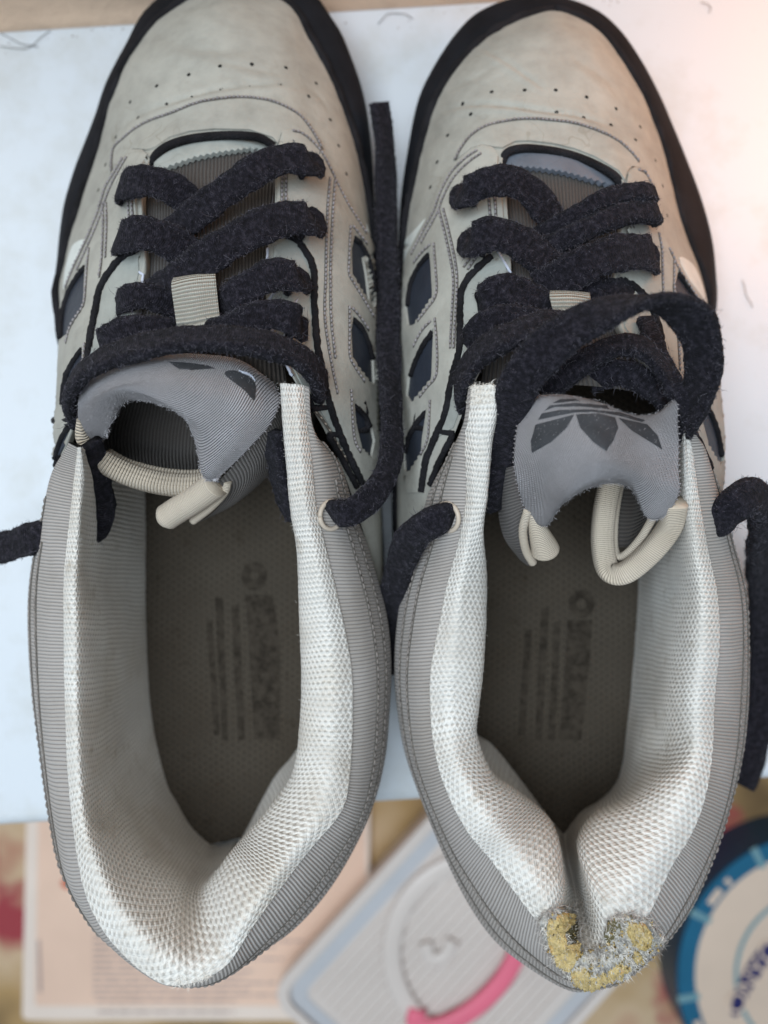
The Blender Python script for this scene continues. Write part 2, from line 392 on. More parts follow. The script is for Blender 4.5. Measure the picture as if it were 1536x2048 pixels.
# padded spacer-mesh lining: staggered loops
def knitmesh(name, yarn, hole, pu, pv, dist=0.0011, amp=0.24):
    m, nt, b = mat(name, yarn, 0.9, 0.15); uvv, u, v = uv_co(nt); oc = obj_co(nt)
    wob = math_(nt, 'MULTIPLY', noise(nt, oc, 55, 3), 0.16)
    r = math_(nt, 'MULTIPLY', math_(nt, 'ADD', u, wob), 1.0/pu)
    k = math_(nt, 'ROUND', r)
    sg = math_(nt, 'COSINE', math_(nt, 'MULTIPLY', k, math.pi))
    t = math_(nt, 'SINE', math_(nt, 'MULTIPLY', v, 2*math.pi/pv))
    d = math_(nt, 'ABSOLUTE', math_(nt, 'SUBTRACT', math_(nt, 'SUBTRACT', r, k), math_(nt, 'MULTIPLY', math_(nt, 'MULTIPLY', sg, t), amp)))
    ply = math_(nt, 'SINE', math_(nt, 'ADD', math_(nt, 'MULTIPLY', v, 2*math.pi/0.055), math_(nt, 'MULTIPLY', r, 9.0)))
    n1 = noise(nt, oc, 1500, 4, 0.6)
    h = math_(nt, 'SUBTRACT', 1.0, math_(nt, 'MULTIPLY', d, 1.55))
    h2 = math_(nt, 'ADD', math_(nt, 'ADD', h, math_(nt, 'MULTIPLY', ply, 0.06)), math_(nt, 'MULTIPLY', n1, 0.35))
    dirt = ramp(nt, noise(nt, oc, 40, 5), [(0.30, (0.86, 0.83, 0.79)), (0.44, (0.95, 0.935, 0.92)), (0.60, (1, 1, 1))])
    wear = ramp(nt, noise(nt, oc, 85, 4, 0.6), [(0.42, (0, 0, 0)), (0.66, (0.75, 0.75, 0.75))])
    flat_ = mixc(nt, 0.45, yarn, hole)
    grime = ramp(nt, noise(nt, oc, 150, 6, 0.7), [(0.28, (0.74, 0.70, 0.65)), (0.42, (1, 1, 1))])
    L(nt, mixc(nt, 1.0, mixc(nt, 1.0, mixc(nt, wear, ramp(nt, h2, [(0.38, hole), (0.70, yarn)]), flat_), dirt, 'MULTIPLY'), grime, 'MULTIPLY'), b.inputs['Base Color'])
    bump(nt, b, h2, 0.9, dist); b.inputs['Sheen Weight'].default_value = 0.1
    return m
knitmesh('lining', (0.79, 0.765, 0.72), (0.50, 0.47, 0.43), 0.140, 0.17, 0.00052, 0.15)
knitmesh('insole', (0.060, 0.049, 0.037), (0.045, 0.036, 0.027), 0.18, 0.24, 0.0005)
m, nt, b = mat('worn_print', (0.03, 0.025, 0.02), 0.95, 0.1)
oc = obj_co(nt); L(nt, ramp(nt, noise(nt, oc, 420, 5, 0.7), [(0.36, (0.020, 0.016, 0.012)), (0.60, (0.048, 0.039, 0.030))]), b.inputs['Base Color'])
# crumbling foam
m, nt, b = mat('foam', (0.7, 0.5, 0.2), 0.95, 0.1); oc = obj_co(nt)
L(nt, ramp(nt, noise(nt, oc, 260, 6, 0.65), [(0.26, (0.40, 0.30, 0.12)), (0.38, (0.82, 0.60, 0.25)), (0.58, (0.88, 0.68, 0.33)), (0.68, (0.86, 0.46, 0.12))]), b.inputs['Base Color'])
bump(nt, b, noise(nt, oc, 1300, 4, 0.7), 1.0, 0.0015)
m, nt, b = mat('torn_fibre', (0.6, 0.58, 0.55), 0.95, 0.1); oc = obj_co(nt)
L(nt, ramp(nt, noise(nt, oc, 330, 6, 0.65), [(0.30, (0.16, 0.13, 0.11)), (0.42, (0.50, 0.46, 0.42)), (0.55, (0.80, 0.77, 0.72)), (0.70, (0.74, 0.60, 0.32))]), b.inputs['Base Color'])
bump(nt, b, noise(nt, oc, 1300, 4, 0.7), 1.0, 0.0016)
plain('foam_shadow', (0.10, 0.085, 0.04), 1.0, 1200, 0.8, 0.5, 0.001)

# setting
m, nt, b = mat('sill_paint', (0.80, 0.80, 0.79), 0.38, 0.4); oc = obj_co(nt)
d1 = ramp(nt, noise(nt, oc, 26, 6, 0.65), [(0.36, (0.90, 0.88, 0.84)), (0.52, (1, 1, 1))])
spk = ramp(nt, noise(nt, oc, 420, 2, 0.5), [(0.20, (0.55, 0.48, 0.38)), (0.235, (1, 1, 1))])
c = mixc(nt, 1.0, mixc(nt, 1.0, (0.61, 0.645, 0.685), d1, 'MULTIPLY'), spk, 'MULTIPLY'); L(nt, c, b.inputs['Base Color'])
bump(nt, b, noise(nt, oc, 130, 5), 0.12, 0.0008)
plain('wall_paint', (0.80, 0.58, 0.42), 0.7, 260, 0.35, 0.12, 0.0015)
m, nt, b = mat('tablecloth', (0.4, 0.28, 0.16), 0.7, 0.3); oc = obj_co(nt)
c = ramp(nt, noise(nt, oc, 11, 3, 0.5), [(0.30, (0.16, 0.10, 0.045)), (0.45, (0.42, 0.27, 0.12)), (0.58, (0.58, 0.42, 0.27)), (0.70, (0.33, 0.05, 0.04))])
v_ = nd(nt, 'ShaderNodeTexVoronoi', Scale=13.0); L(nt, oc, v_.inputs['Vector'])
c = mixc(nt, ramp(nt, math_(nt, 'ADD', v_.outputs['Distance'], math_(nt, 'MULTIPLY', noise(nt, oc, 40, 3), 0.5)), [(0.46, (1, 1, 1)), (0.60, (0, 0, 0))]), c, (0.34, 0.05, 0.06)); L(nt, c, b.inputs['Base Color'])
plain('page', (0.80, 0.56, 0.43), 0.7, 300, 0.1, 0.06)
plain('page_edge', (0.80, 0.67, 0.58), 0.7, 300, 0.1, 0.05)
plain('ink', (0.44, 0.33, 0.30), 0.8, 300, 0.0, 0.1)
plain('red_ink', (0.55, 0.12, 0.06), 0.8, 300, 0.0, 0.1)
plain('clear_plastic', (0.66, 0.58, 0.53), 0.35, 200, 0.05, 0.06, 0.0004, 0.5)
plain('grey_plastic', (0.50, 0.50, 0.52), 0.35, 200, 0.05, 0.06, 0.0004, 0.5)
plain('pink_plastic', (0.80, 0.17, 0.25), 0.4, 200, 0.05, 0.06)
plain('tin_blue', (0.012, 0.115, 0.21), 0.4, 200, 0.05, 0.2)
plain('tin_navy', (0.012, 0.05, 0.10), 0.4, 200, 0.05, 0.2)
plain('tin_cream', (0.68, 0.53, 0.42), 0.4, 120, 0.05, 0.10)
plain('tin_teal', (0.16, 0.30, 0.34), 0.5, 200, 0.05, 0.1)
plain('logo_blue', (0.02, 0.02, 0.11), 0.5, 200, 0.05, 0.1)

# ------------------------------------------------------------------ the setting: sill, wall, table below
ang = math.radians(3.5); cA, sA = math.cos(ang), math.sin(ang)
def rot(x, y, z): return (x*cA-y*sA, x*sA+y*cA, z)
yf, yb = -10.55, 18.15
prof = [(yb+2, -3.0), (yf+0.05, -3.0), (yf, -2.7), (yf, -0.5)]+[(yf+0.45*(1-math.cos(a)), -0.45+0.45*math.sin(a)) for a in np.linspace(0.2, math.pi/2, 7)]+[(yb+2, 0.0)]
xs = np.linspace(-60, 60, 41); G = np.array([[rot(x, y, z) for y, z in prof] for x in xs])
sill = raw('window_sill', G.reshape(-1, 3), gridfaces(*G.shape[:2]), M['sill_paint'], shade=False); sill['kind'] = 'structure'
G = np.array([[rot(x, y, z) for y, z in ((yb, -0.05), (yb-0.04, 0.1), (yb+0.06, 0.4), (yb+0.1, 1.0), (yb+0.2, 40.0), (yb+3, 40.0))] for x in np.linspace(-60, 60, 31)])
wall = raw('wall', G.reshape(-1, 3), gridfaces(*G.shape[:2]), M['wall_paint']); wall['kind'] = 'structure'
ZT = -20.0
tb = raw('table_top', [(-90, -80, ZT), (90, -80, ZT), (90, 60, ZT), (-90, 60, ZT)], [(0, 1, 2, 3)], M['tablecloth'], shade=False); tb['kind'] = 'structure'
G0 = [rot(-60, yf+3, -3), rot(60, yf+3, -3), rot(60, yf+3, ZT), rot(-60, yf+3, ZT)]
ap = raw('sill_wall', G0, [(0, 1, 2, 3)], M['wall_paint'], shade=False); ap['kind'] = 'structure'

# ------------------------------------------------------------------ shoe data: (photo px, photo py, height cm) per station
# upper: foxing line, two points up the side, top edge;  then the sole's outer edge or None
UL = [
 ((445,-28,2.9),(445,30,4.1),(440,150,4.9),(430,272,5.6),(440,-72)),
 ((568,2,2.9),(545,70,4.0),(515,170,4.9),(490,268,5.6),(600,-32)),
 ((620,78,2.9),(592,130,4.0),(560,205,5.0),(530,278,5.6),(672,50)),
 ((656,146,2.9),(630,200,4.0),(595,255,5.1),(553,295,5.7),(703,115)),
 ((687,219,2.9),(664,265,4.1),(620,305,5.3),(552,320,6.0),(728,190)),
 ((713,302,2.9),(690,335,4.2),(640,360,5.5),(550,360,6.3),(742,280)),
 ((732,395,2.9),(710,420,4.3),(655,430,5.8),(549,420,6.7),(748,385)),
 ((744,490,2.9),(730,505,4.4),(665,510,6.0),(536,495,7.0),(753,485)),
 ((750,580,2.8),(742,595,4.5),(675,600,6.2),(532,585,7.4),None),
 ((750,680,2.7),(748,690,4.5),(685,690,6.4),(545,670,7.8),None),
 ((748,790,2.6),(752,790,4.4),(700,790,6.3),(592,765,8.1),None),
 ((748,900,2.5),(758,900,4.2),(730,890,5.6),(650,862,6.9),None),
 ((750,1010,2.5),(762,1020,3.8),(752,1020,5.0),(700,980,6.1),None),
 ((755,1150,2.5),(766,1160,3.5),(764,1160,4.4),(746,1140,5.1),None),
 ((762,1300,2.5),(772,1310,3.3),(775,1310,4.0),(771,1310,4.6),None),
 ((758,1450,2.5),(764,1460,3.2),(765,1465,3.9),(764,1470,4.5),None),
 ((728,1600,2.5),(731,1600,3.2),(733,1600,4.0),(735,1600,4.5),None),
 ((676,1700,2.5),(680,1705,3.2),(683,1712,4.0),(686,1725,4.6),None),
 ((570,1765,4.5),(578,1785,3.3),(585,1800,4.0),(596,1830,4.9),None),
 ((450,1775,4.5),(446,1800,3.3),(443,1825,4.2),(440,1880,5.6),None),
 ((330,1740,2.5),(318,1770,3.3),(305,1800,4.2),(285,1860,5.4),None),
 ((250,1660,2.5),(230,1690,3.3),(205,1725,4.0),(182,1785,4.9),None),
 ((205,1540,2.5),(175,1560,3.3),(145,1585,4.0),(114,1625,4.6),None),
 ((180,1400,2.5),(145,1410,3.3),(110,1425,4.0),(80,1450,4.5),None),
 ((165,1250,2.5),(130,1255,3.3),(95,1265,4.1),(63,1280,4.6),None),
 ((155,1100,2.5),(128,1100,3.5),(100,1105,4.5),(75,1120,5.1),None),
 ((150,980,2.5),(125,980,3.8),(108,980,4.9),(102,985,5.8),None),
 ((147,870,2.5),(126,870,4.0),(112,870,5.3),(140,865,6.9),None),
 ((140,760,2.6),(121,765,4.2),(128,765,5.9),(180,760,7.7),None),
 ((128,660,2.7),(119,672,4.1),(152,680,6.1),(245,680,7.8),None),
 ((117,580,2.8),(128,600,4.1),(175,610,6.0),(272,615,7.4),(111,577)),
 ((129,519,2.9),(148,535,4.2),(195,540,5.8),(288,540,7.0),(115,515)),
 ((145,454,2.9),(168,470,4.2),(215,470,5.6),(285,460,6.7),(122,452)),
 ((161,407,2.9),(185,420,4.2),(230,410,5.4),(282,400,6.3),(131,402)),
 ((180,345,2.9),(205,360,4.1),(245,355,5.3),(288,350,6.0),(150,340)),
 ((196,300,2.9),(222,310,4.0),(260,315,5.1),(300,315,5.7),(166,298)),
 ((210,240,2.9),(240,260,4.0),(285,280,5.0),(325,295,5.6),(190,235)),
 ((230,180,2.9),(262,210,4.0),(310,245,4.9),(350,283,5.6),(211,172)),
 ((266,104,2.9),(295,140,4.0),(345,205,4.9),(375,276,5.6),(249,98)),
 ((335,25,2.9),(352,80,4.0),(385,170,4.9),(400,272,5.6),(304,12)),
]
UR = [
 ((1110,22,2.9),(1110,70,4.0),(1108,190,4.9),(1110,300,5.5),(1110,-4)),
 ((1180,47,2.9),(1170,95,4.0),(1150,205,4.9),(1150,308,5.5),(1188,22)),
 ((1222,88,2.9),(1205,135,4.0),(1190,230,4.9),(1190,322,5.6),(1240,65)),
 ((1258,140,2.9),(1240,185,4.0),(1218,265,5.0),(1225,342,5.7),(1284,128)),
 ((1289,197,2.9),(1268,240,4.1),(1245,305,5.1),(1245,365,5.9),(1320,196)),
 ((1310,249,2.9),(1290,290,4.2),(1265,345,5.4),(1245,390,6.2),(1344,252)),
 ((1331,311,2.9),(1312,345,4.2),(1285,385,5.5),(1246,415,6.4),(1370,316)),
 ((1351,399,2.9),(1333,420,4.3),(1305,440,5.6),(1245,455,6.7),(1401,400)),
 ((1377,482,2.9),(1358,495,4.3),(1322,510,5.8),(1238,520,7.0),(1422,478)),
 ((1403,549,2.85),(1385,565,4.3),(1340,575,6.0),(1228,580,7.3),(1431,548)),
 ((1415,610,2.8),(1405,625,4.3),(1360,640,6.1),(1240,650,7.6),(1433,615)),
 ((1418,690,2.7),(1425,700,4.2),(1385,710,6.2),(1280,710,7.9),None),
 ((1415,780,2.6),(1436,790,4.2),(1415,790,5.9),(1340,790,8.0),None),
 ((1408,870,2.5),(1442,880,4.2),(1435,880,5.5),(1385,885,7.4),None),
 ((1400,980,2.5),(1436,985,3.9),(1446,985,5.0),(1430,996,6.3),None),
 ((1398,1090,2.5),(1436,1100,3.6),(1460,1100,4.5),(1470,1110,5.2),None),
 ((1398,1250,2.5),(1436,1260,3.4),(1470,1265,4.1),(1490,1270,4.6),None),
 ((1392,1400,2.5),(1436,1415,3.3),(1468,1420,4.0),(1488,1430,4.5),None),
 ((1375,1520,2.5),(1415,1550,3.3),(1445,1560,4.0),(1464,1570,4.5),None),
 ((1335,1630,2.5),(1368,1660,3.3),(1396,1690,4.0),(1420,1710,4.6),None),
 ((1260,1730,2.5),(1288,1765,3.4),(1315,1800,4.2),(1345,1845,5.0),None),
 ((1160,1775,4.5),(1165,1830,3.5),(1168,1870,4.4),(1172,1930,5.6),None),
 ((1050,1760,2.5),(1050,1800,3.4),(1045,1840,4.3),(1042,1900,5.3),None),
 ((962,1700,2.5),(952,1735,3.3),(945,1765,4.0),(935,1795,4.8),None),
 ((886,1610,2.5),(876,1625,3.3),(868,1635,4.0),(863,1645,4.5),None),
 ((832,1500,2.5),(826,1505,3.3),(819,1510,4.0),(816,1515,4.5),None),
 ((806,1350,2.5),(800,1355,3.3),(797,1355,4.0),(797,1355,4.6),None),
 ((801,1200,2.5),(796,1205,3.4),(798,1205,4.2),(807,1205,4.9),None),
 ((799,1080,2.5),(795,1085,3.6),(807,1085,4.6),(836,1090,5.6),None),
 ((797,980,2.5),(795,985,3.9),(815,985,5.1),(860,982,6.2),None),
 ((796,880,2.6),(800,885,4.1),(835,880,5.6),(902,885,6.9),None),
 ((796,780,2.7),(803,785,4.3),(850,780,6.0),(945,775,7.8),None),
 ((797,680,2.8),(808,690,4.4),(862,690,6.2),(985,685,7.7),None),
 ((799,600,2.85),(815,610,4.4),(875,610,6.1),(1015,610,7.4),None),
 ((806,520,2.9),(828,530,4.3),(890,530,5.9),(1022,540,7.0),(797,520)),
 ((815,440,2.9),(842,450,4.2),(905,455,5.7),(1018,465,6.7),(799,440)),
 ((828,373,2.9),(858,385,4.2),(920,395,5.5),(1014,410,6.3),(804,375)),
 ((844,300,2.9),(875,315,4.1),(938,335,5.3),(1010,360,6.0),(815,300)),
 ((864,228,2.9),(895,250,4.0),(955,285,5.1),(1005,320,5.7),(834,205)),
 ((890,171,2.9),(922,200,4.0),(975,255,5.0),(1015,300,5.55),(862,142)),
 ((932,114,2.9),(960,150,4.0),(1005,225,4.9),(1035,294,5.5),(908,72)),
 ((978,73,2.9),(1000,115,4.0),(1040,205,4.9),(1060,293,5.5),(958,26)),
 ((1040,38,2.9),(1050,85,4.0),(1075,193,4.9),(1085,295,5.5),(1034,-2)),
]
# collar: ridge, crown of the padding, inner edge, mid wall, foot of the wall, outer seam of the knit band
CL = [
 ((610,771,8.5),(588,768,8.75),(562,772,8.4),None,None,(613,790,8.2)),
 ((614,840,8.4),(592,840,8.65),(566,845,8.2),None,None,(622,866,7.8)),
 ((623,930,8.2),(600,930,8.45),(574,935,8.0),None,None,(677,922,6.9)),
 ((632,1020,8.0),(608,1020,8.25),(582,1025,7.7),None,None,(710,1025,6.2)),
 ((652,1105,7.7),(625,1105,7.95),(594,1105,7.3),None,None,(740,1108,5.7)),
 ((682,1235,7.3),(645,1235,7.6),(598,1240,6.8),None,None,(772,1225,5.2)),
 ((700,1340,7.1),(655,1340,7.45),(602,1345,6.6),None,None,(782,1320,4.9)),
 ((702,1440,7.1),(655,1440,7.45),(600,1430,6.6),None,None,(780,1410,4.8)),
 ((697,1545,7.2),(650,1540,7.5),(586,1540,6.5),None,None,(768,1530,4.8)),
 ((680,1622,7.4),(620,1625,7.65),(545,1607,6.4),None,None,(735,1642,4.9)),
 ((615,1703,7.8),(570,1700,8.0),(500,1662,6.4),None,None,(672,1760,5.2)),
 ((552,1786,8.2),(515,1775,8.35),(462,1706,6.5),(475,1705,4.5),(482,1678,2.3),(600,1848,5.6)),
 ((500,1859,8.5),(470,1840,8.5),(432,1752,6.6),(450,1722,4.5),(465,1690,2.3),(530,1900,6.0)),
 ((453,1927,8.7),(430,1885,8.4),(402,1785,6.3),(430,1735,4.4),(448,1695,2.3),(455,1942,6.6)),
 ((396,1960,8.8),(388,1905,8.5),(382,1790,6.4),(412,1735,4.4),(435,1697,2.3),(396,1950,6.6)),
 ((338,1968,8.8),(345,1900,8.7),(360,1785,6.8),(393,1728,4.5),(420,1690,2.3),(330,1925,6.4)),
 ((292,1946,8.7),(308,1880,8.7),(335,1770,6.8),(370,1710,4.5),(398,1672,2.3),(275,1890,6.2)),
 ((245,1905,8.5),(265,1840,8.6),(300,1745,6.8),(345,1690,4.5),(375,1645,2.3),(222,1852,6.0)),
 ((203,1853,8.2),(225,1790,8.4),(262,1710,6.8),(315,1655,4.5),(352,1605,2.3),(172,1806,5.7)),
 ((168,1775,7.9),(192,1720,8.2),(230,1660,6.8),(285,1610,4.5),(333,1569,2.3),(118,1715,5.3)),
 ((147,1660,7.6),(170,1640,7.9),(208,1600,6.6),(262,1550,4.5),(312,1490,2.3),(96,1605,5.0)),
 ((135,1530,7.3),(160,1525,7.6),(200,1510,6.4),(250,1470,4.3),(300,1420,2.3),(81,1505,4.8)),
 ((130,1390,7.1),(155,1390,7.45),(198,1385,6.2),(248,1370,4.2),(294,1340,2.3),(63,1385,4.8)),
 ((128,1260,7.2),(155,1260,7.5),(200,1260,6.2),(250,1260,4.2),(291,1260,2.3),(55,1250,4.9)),
 ((128,1160,7.4),(152,1160,7.7),(185,1160,6.6),(240,1165,4.3),(289,1165,2.3),(60,1150,5.2)),
 ((138,1050,7.8),(158,1050,8.05),(180,1055,7.2),(235,1060,4.8),(288,1070,2.4),(82,1045,5.8)),
 ((148,960,8.2),(163,962,8.35),(180,965,7.8),(225,970,5.2),(285,980,2.5),(105,945,6.6)),
 ((155,895,8.5),(162,895,8.55),(168,900,8.3),(215,900,5.5),(285,900,2.6),(150,886,8.0)),
]
CR = [
 ((944,775,8.7),(970,770,8.95),(998,778,8.6),None,None,(942,800,8.3)),
 ((937,835,8.6),(963,835,8.85),(992,840,8.4),None,None,(934,850,8.1)),
 ((931,880,8.4),(955,885,8.65),(984,885,8.2),None,None,(915,880,7.6)),
 ((934,985,8.1),(953,987,8.35),(974,990,7.9),None,None,(858,985,6.6)),
 ((922,1070,7.8),(943,1070,8.05),(966,1060,7.5),None,None,(836,1085,5.9)),
 ((898,1164,7.5),(930,1160,7.8),(974,1155,6.6),None,None,(806,1180,5.4)),
 ((880,1255,7.3),(920,1255,7.6),(972,1255,6.6),None,None,(793,1260,5.1)),
 ((865,1340,7.2),(910,1340,7.5),(967,1340,6.6),None,None,(789,1340,4.9)),
 ((864,1420,7.1),(908,1415,7.45),(958,1420,6.6),None,None,(794,1415,4.8)),
 ((872,1500,7.2),(912,1490,7.5),(955,1470,6.5),None,None,(808,1500,4.8)),
 ((893,1575,7.4),(935,1555,7.65),(985,1545,6.4),None,None,(838,1590,4.8)),
 ((937,1661,7.7),(985,1630,7.9),(1040,1588,6.3),None,None,(885,1705,4.9)),
 ((984,1718,8.0),(1035,1690,8.25),(1095,1635,6.6),(1085,1640,4.5),(1090,1625,2.3),(935,1805,5.2)),
 ((1030,1780,8.3),(1075,1750,8.55),(1118,1690,7.3),(1112,1680,4.6),(1110,1650,2.3),(990,1882,5.5)),
 ((1072,1837,8.5),(1102,1810,8.75),(1127,1760,8.0),(1125,1700,5.0),(1120,1662,2.3),(1060,1938,5.9)),
 ((1135,1900,8.5),(1142,1860,7.9),(1143,1780,6.0),(1132,1715,4.3),(1125,1668,2.3),(1140,1982,6.4)),
 ((1188,1910,8.5),(1180,1870,7.9),(1160,1790,6.1),(1140,1715,4.4),(1132,1664,2.3),(1196,1978,6.5)),
 ((1245,1880,8.5),(1208,1835,8.7),(1172,1770,8.0),(1150,1695,5.0),(1145,1645,2.3),(1245,1962,6.3)),
 ((1292,1832,8.4),(1235,1780,8.7),(1160,1700,7.4),(1158,1655,4.8),(1165,1622,2.3),(1325,1893,5.8)),
 ((1341,1733,8.0),(1285,1710,8.35),(1190,1642,6.8),(1190,1620,4.6),(1200,1600,2.3),(1385,1815,5.3)),
 ((1382,1666,7.7),(1330,1645,8.0),(1255,1605,6.8),(1235,1590,4.5),(1230,1570,2.3),(1430,1706,5.0)),
 ((1410,1590,7.5),(1365,1570,7.75),(1300,1560,6.7),(1262,1545,4.4),(1245,1530,2.3),(1460,1612,4.8)),
 ((1424,1500,7.2),(1385,1495,7.4),(1325,1500,6.0),(1275,1490,4.3),(1252,1480,2.3),(1486,1510,4.8)),
 ((1428,1400,7.1),(1388,1400,7.45),(1330,1400,6.2),(1290,1395,4.2),(1262,1390,2.3),(1498,1400,4.8)),
 ((1438,1290,7.2),(1398,1290,7.5),(1345,1290,6.3),(1300,1280,4.3),(1272,1270,2.3),(1498,1280,4.9)),
 ((1434,1190,7.4),(1400,1190,7.7),(1355,1190,6.5),(1305,1180,4.4),(1278,1170,2.3),(1492,1185,5.2)),
 ((1416,1100,7.7),(1390,1100,7.95),(1360,1100,7.2),(1310,1090,4.8),(1280,1080,2.4),(1465,1085,5.8)),
 ((1398,995,8.1),(1380,995,8.25),(1360,998,7.8),(1320,990,5.2),(1283,985,4.5),(1437,992,6.6)),
 ((1386,905,8.4),(1376,900,8.5),(1362,905,8.3),(1325,900,5.4),(1285,900,2.6),(1404,900,7.7)),
 ((1376,868,8.6),(1370,866,8.65),(1364,868,8.5),(1330,870,5.5),(1285,870,2.6),(1378,878,8.2)),
]
def zig(a, b, n, amp):
    """pinked edge from a to b with n teeth"""
    a = np.array(a, float); b = np.array(b, float); d = (b-a)/n; p = np.array([d[1], -d[0]])/np.linalg.norm(d)*amp
    out = []
    for k in range(n): out += [tuple(a+d*k), tuple(a+d*(k+0.5)+p)]
    return out

def build_body(shoe, U, C, prints, creases=()):
    n = len(U)
    up = np.array([[W(*p) for p in st[:4]] for st in U])
    B, T = up[:, 0], up[:, 3]
    cen = B[:, :2].mean(0)
    tn = np.roll(B, -1, 0)-np.roll(B, 1, 0); out = np.stack([tn[:, 1], -tn[:, 0]], 1); out /= np.linalg.norm(out, axis=1)[:, None]
    out *= np.sign((out*(B[:, :2]-cen)).sum(1))[:, None]
    # sole
    O = np.array([W(*st[4], 2.1) if st[4] else np.r_[B[i, :2]+out[i]*0.22, 2.1] for i, st in enumerate(U)])
    def off(P, d, z): return np.c_[P[:, :2]+out*d, np.full(n, z)]
    rails = [off(O, -0.9, 0.0), off(O, -0.25, 0.0), off(O, -0.04, 0.25), off(O, -0.02, 1.2), off(O, 0, 2.0), off(O, -0.10, 2.35),
             np.c_[(O[:, :2]*0.5+B[:, :2]*0.5), np.full(n, 2.62)], off(B, 0.14, 2.72)]
    G = surf(np.stack(rails, 1), n*6, 34, True)
    sole = shoe.grid('sole', G, M['rubber'], True)
    bot = G[:, 0]; shoe.mesh('outsole', np.vstack([bot, bot.mean(0)[None]]), [[i, (i+1) % len(bot), len(bot)] for i in range(len(bot))], M['rubber'], parent=sole, shade=False)
    # rough black binding strip where upper and sole meet
    bd = smooth(off(B, 0.07, 2.84), n*7, True); bd = np.vstack([bd, bd[:1]])
    bd = bd+RNG.normal(0, 0.012, bd.shape)
    tube(shoe, 'binding_strip', bd, 0.14+RNG.normal(0, 0.012, len(bd)), M['black_edge'], 8, parent=sole)
    # upper
    G = surf(up, n*9, 90, True)
    px = np.stack([768+G[..., 0]*F/(H-G[..., 2]), 1024-G[..., 1]*F/(H-G[..., 2])], -1)
    for line, wd, dp in creases:
        q = smooth(np.array(line, float), 60); dmin = np.full(px.shape[:2], 1e9); sgn = np.zeros(px.shape[:2]); tt = np.zeros(px.shape[:2])
        tq = np.gradient(q, axis=0); nq = np.stack([-tq[:, 1], tq[:, 0]], 1); nq /= np.linalg.norm(nq, axis=1)[:, None]
        for k in range(60):
            d_ = px-q[k]; dd = np.linalg.norm(d_, axis=2); m_ = dd < dmin; dmin = np.where(m_, dd, dmin); sgn = np.where(m_, (d_*nq[k]).sum(-1), sgn); tt = np.where(m_, k/59, tt)
        env = np.clip(np.sin(math.pi*tt), 0, 1)**0.5*(dmin < 60)
        G[..., 2] += env*dp*1.35*(-np.exp(-(dmin/wd)**2)+0.7*np.exp(-((sgn-2.2*wd)/(1.6*wd))**2)*(dmin < 60))
    xy = G[..., :2]; G[..., 2] += 0.022*np.sin(xy[..., 0]*2.1+xy[..., 1]*1.3)*np.sin(xy[..., 1]*2.7-xy[..., 0]*0.8)
    edge_in = G[:, -1]+(G[:, -1]-G[:, -2])*0.5-np.array([0, 0, 0.16]); edge_in2 = edge_in-np.array([0, 0, 0.25])
    bvh = bvh_of(G, True)
    upper = shoe.grid('upper', np.concatenate([G, edge_in[:, None], edge_in2[:, None]], 1), M['nubuck'], True)
    # collar lining and knit band
    ctr = np.array([W(*c[2]) for c in C])[:, :2].mean(0)
    lin, kn = [], []
    for i, (r, t, inn, wm, bt, k) in enumerate(C):
        R_, T_, I_, K_ = W(*r), W(*t), W(*inn), W(*k)
        o = R_[:2]-I_[:2]; o /= np.linalg.norm(o)+1e-9
        if wm is None:
            Wm = np.r_[I_[:2]+o*0.45, 4.3]; Bt = np.r_[I_[:2]+o*0.05, 2.25]
        else: Wm, Bt = W(*wm), W(*bt)
        lo = R_-np.array([0, 0, 0.22])
        lin.append([lo, R_, T_, I_, Wm, Bt, Bt-np.array([0, 0, 0.5])])
        mid = (R_+K_)/2+np.r_[o*0.12, 0.28]
        tuck = K_+np.r_[-o*0.10, -0.30]; tuck2 = K_+np.r_[-o*0.35, -0.75]
        kn.append([R_+np.r_[-o*0.06, -0.04], R_*0.7+K_*0.3+np.r_[o*0.10, 0.20], R_*0.35+K_*0.65+np.r_[o*0.10, 0.20], K_, tuck, tuck2])
    m = len(C)
    GL = surf(lin, m*9, 72)
    GL = GL+RNG.normal(0, 0.004, GL.shape)
    liner = shoe.grid('lining', GL, M['lining'])
    GK = surf(kn, m*9, 40)
    knit = shoe.grid('knit_collar', GK, M['knit'])
    # close the front ends of the padding
    for gi in (0, -1):
        ring = GL[gi, :44]; c0 = ring.mean(0)
        shoe.mesh('collar_end', np.vstack([ring, c0[None]]), [[i, i+1, len(ring)] for i in range(len(ring)-1)], M['lining'], np.vstack([ring[:, :2], c0[None, :2]]), liner)
    nn = normals(GL.reshape(-1, 3), gridfaces(*GL.shape[:2]).tolist())
    up_n = nn*np.sign(nn[:, 2:3]+1e-6)
    fv, ff = fibres(GL.reshape(-1, 3), up_n, 5200, 0.03, 0.09, 0.0035, 0.6)
    shoe.mesh('lining_fuzz', fv, ff, M['lining'], parent=liner, kind='stuff')
    # insole: a dished sheet from heel to toe
    bt = GL[:, -1]; ins = off(B, -0.55, 2.25); 
    c = ins.mean(0); rr = np.linspace(1, 0.02, 12)
    Gi = np.array([[c+(p-c)*q+np.array([0, 0, -0.05*(1-q)]) for q in rr] for p in smooth(ins, 120, True)])
    pts = Gi.reshape(-1, 3)
    insole = shoe.mesh('insole', pts, gridfaces(120, 12, True), M['insole'], pts[:, :2])
    for q in prints:
        P = np.array([W(x, y, 2.24) for x, y in q]); c0 = P.mean(0); nP = len(P)
        shoe.mesh('insole_print', np.vstack([P, c0[None]]), [[i, (i+1) % nP, nP] for i in range(nP)], M['worn_print'], parent=insole, shade=False)
    return bvh, G, GL, GK, sole, upper, liner, knit

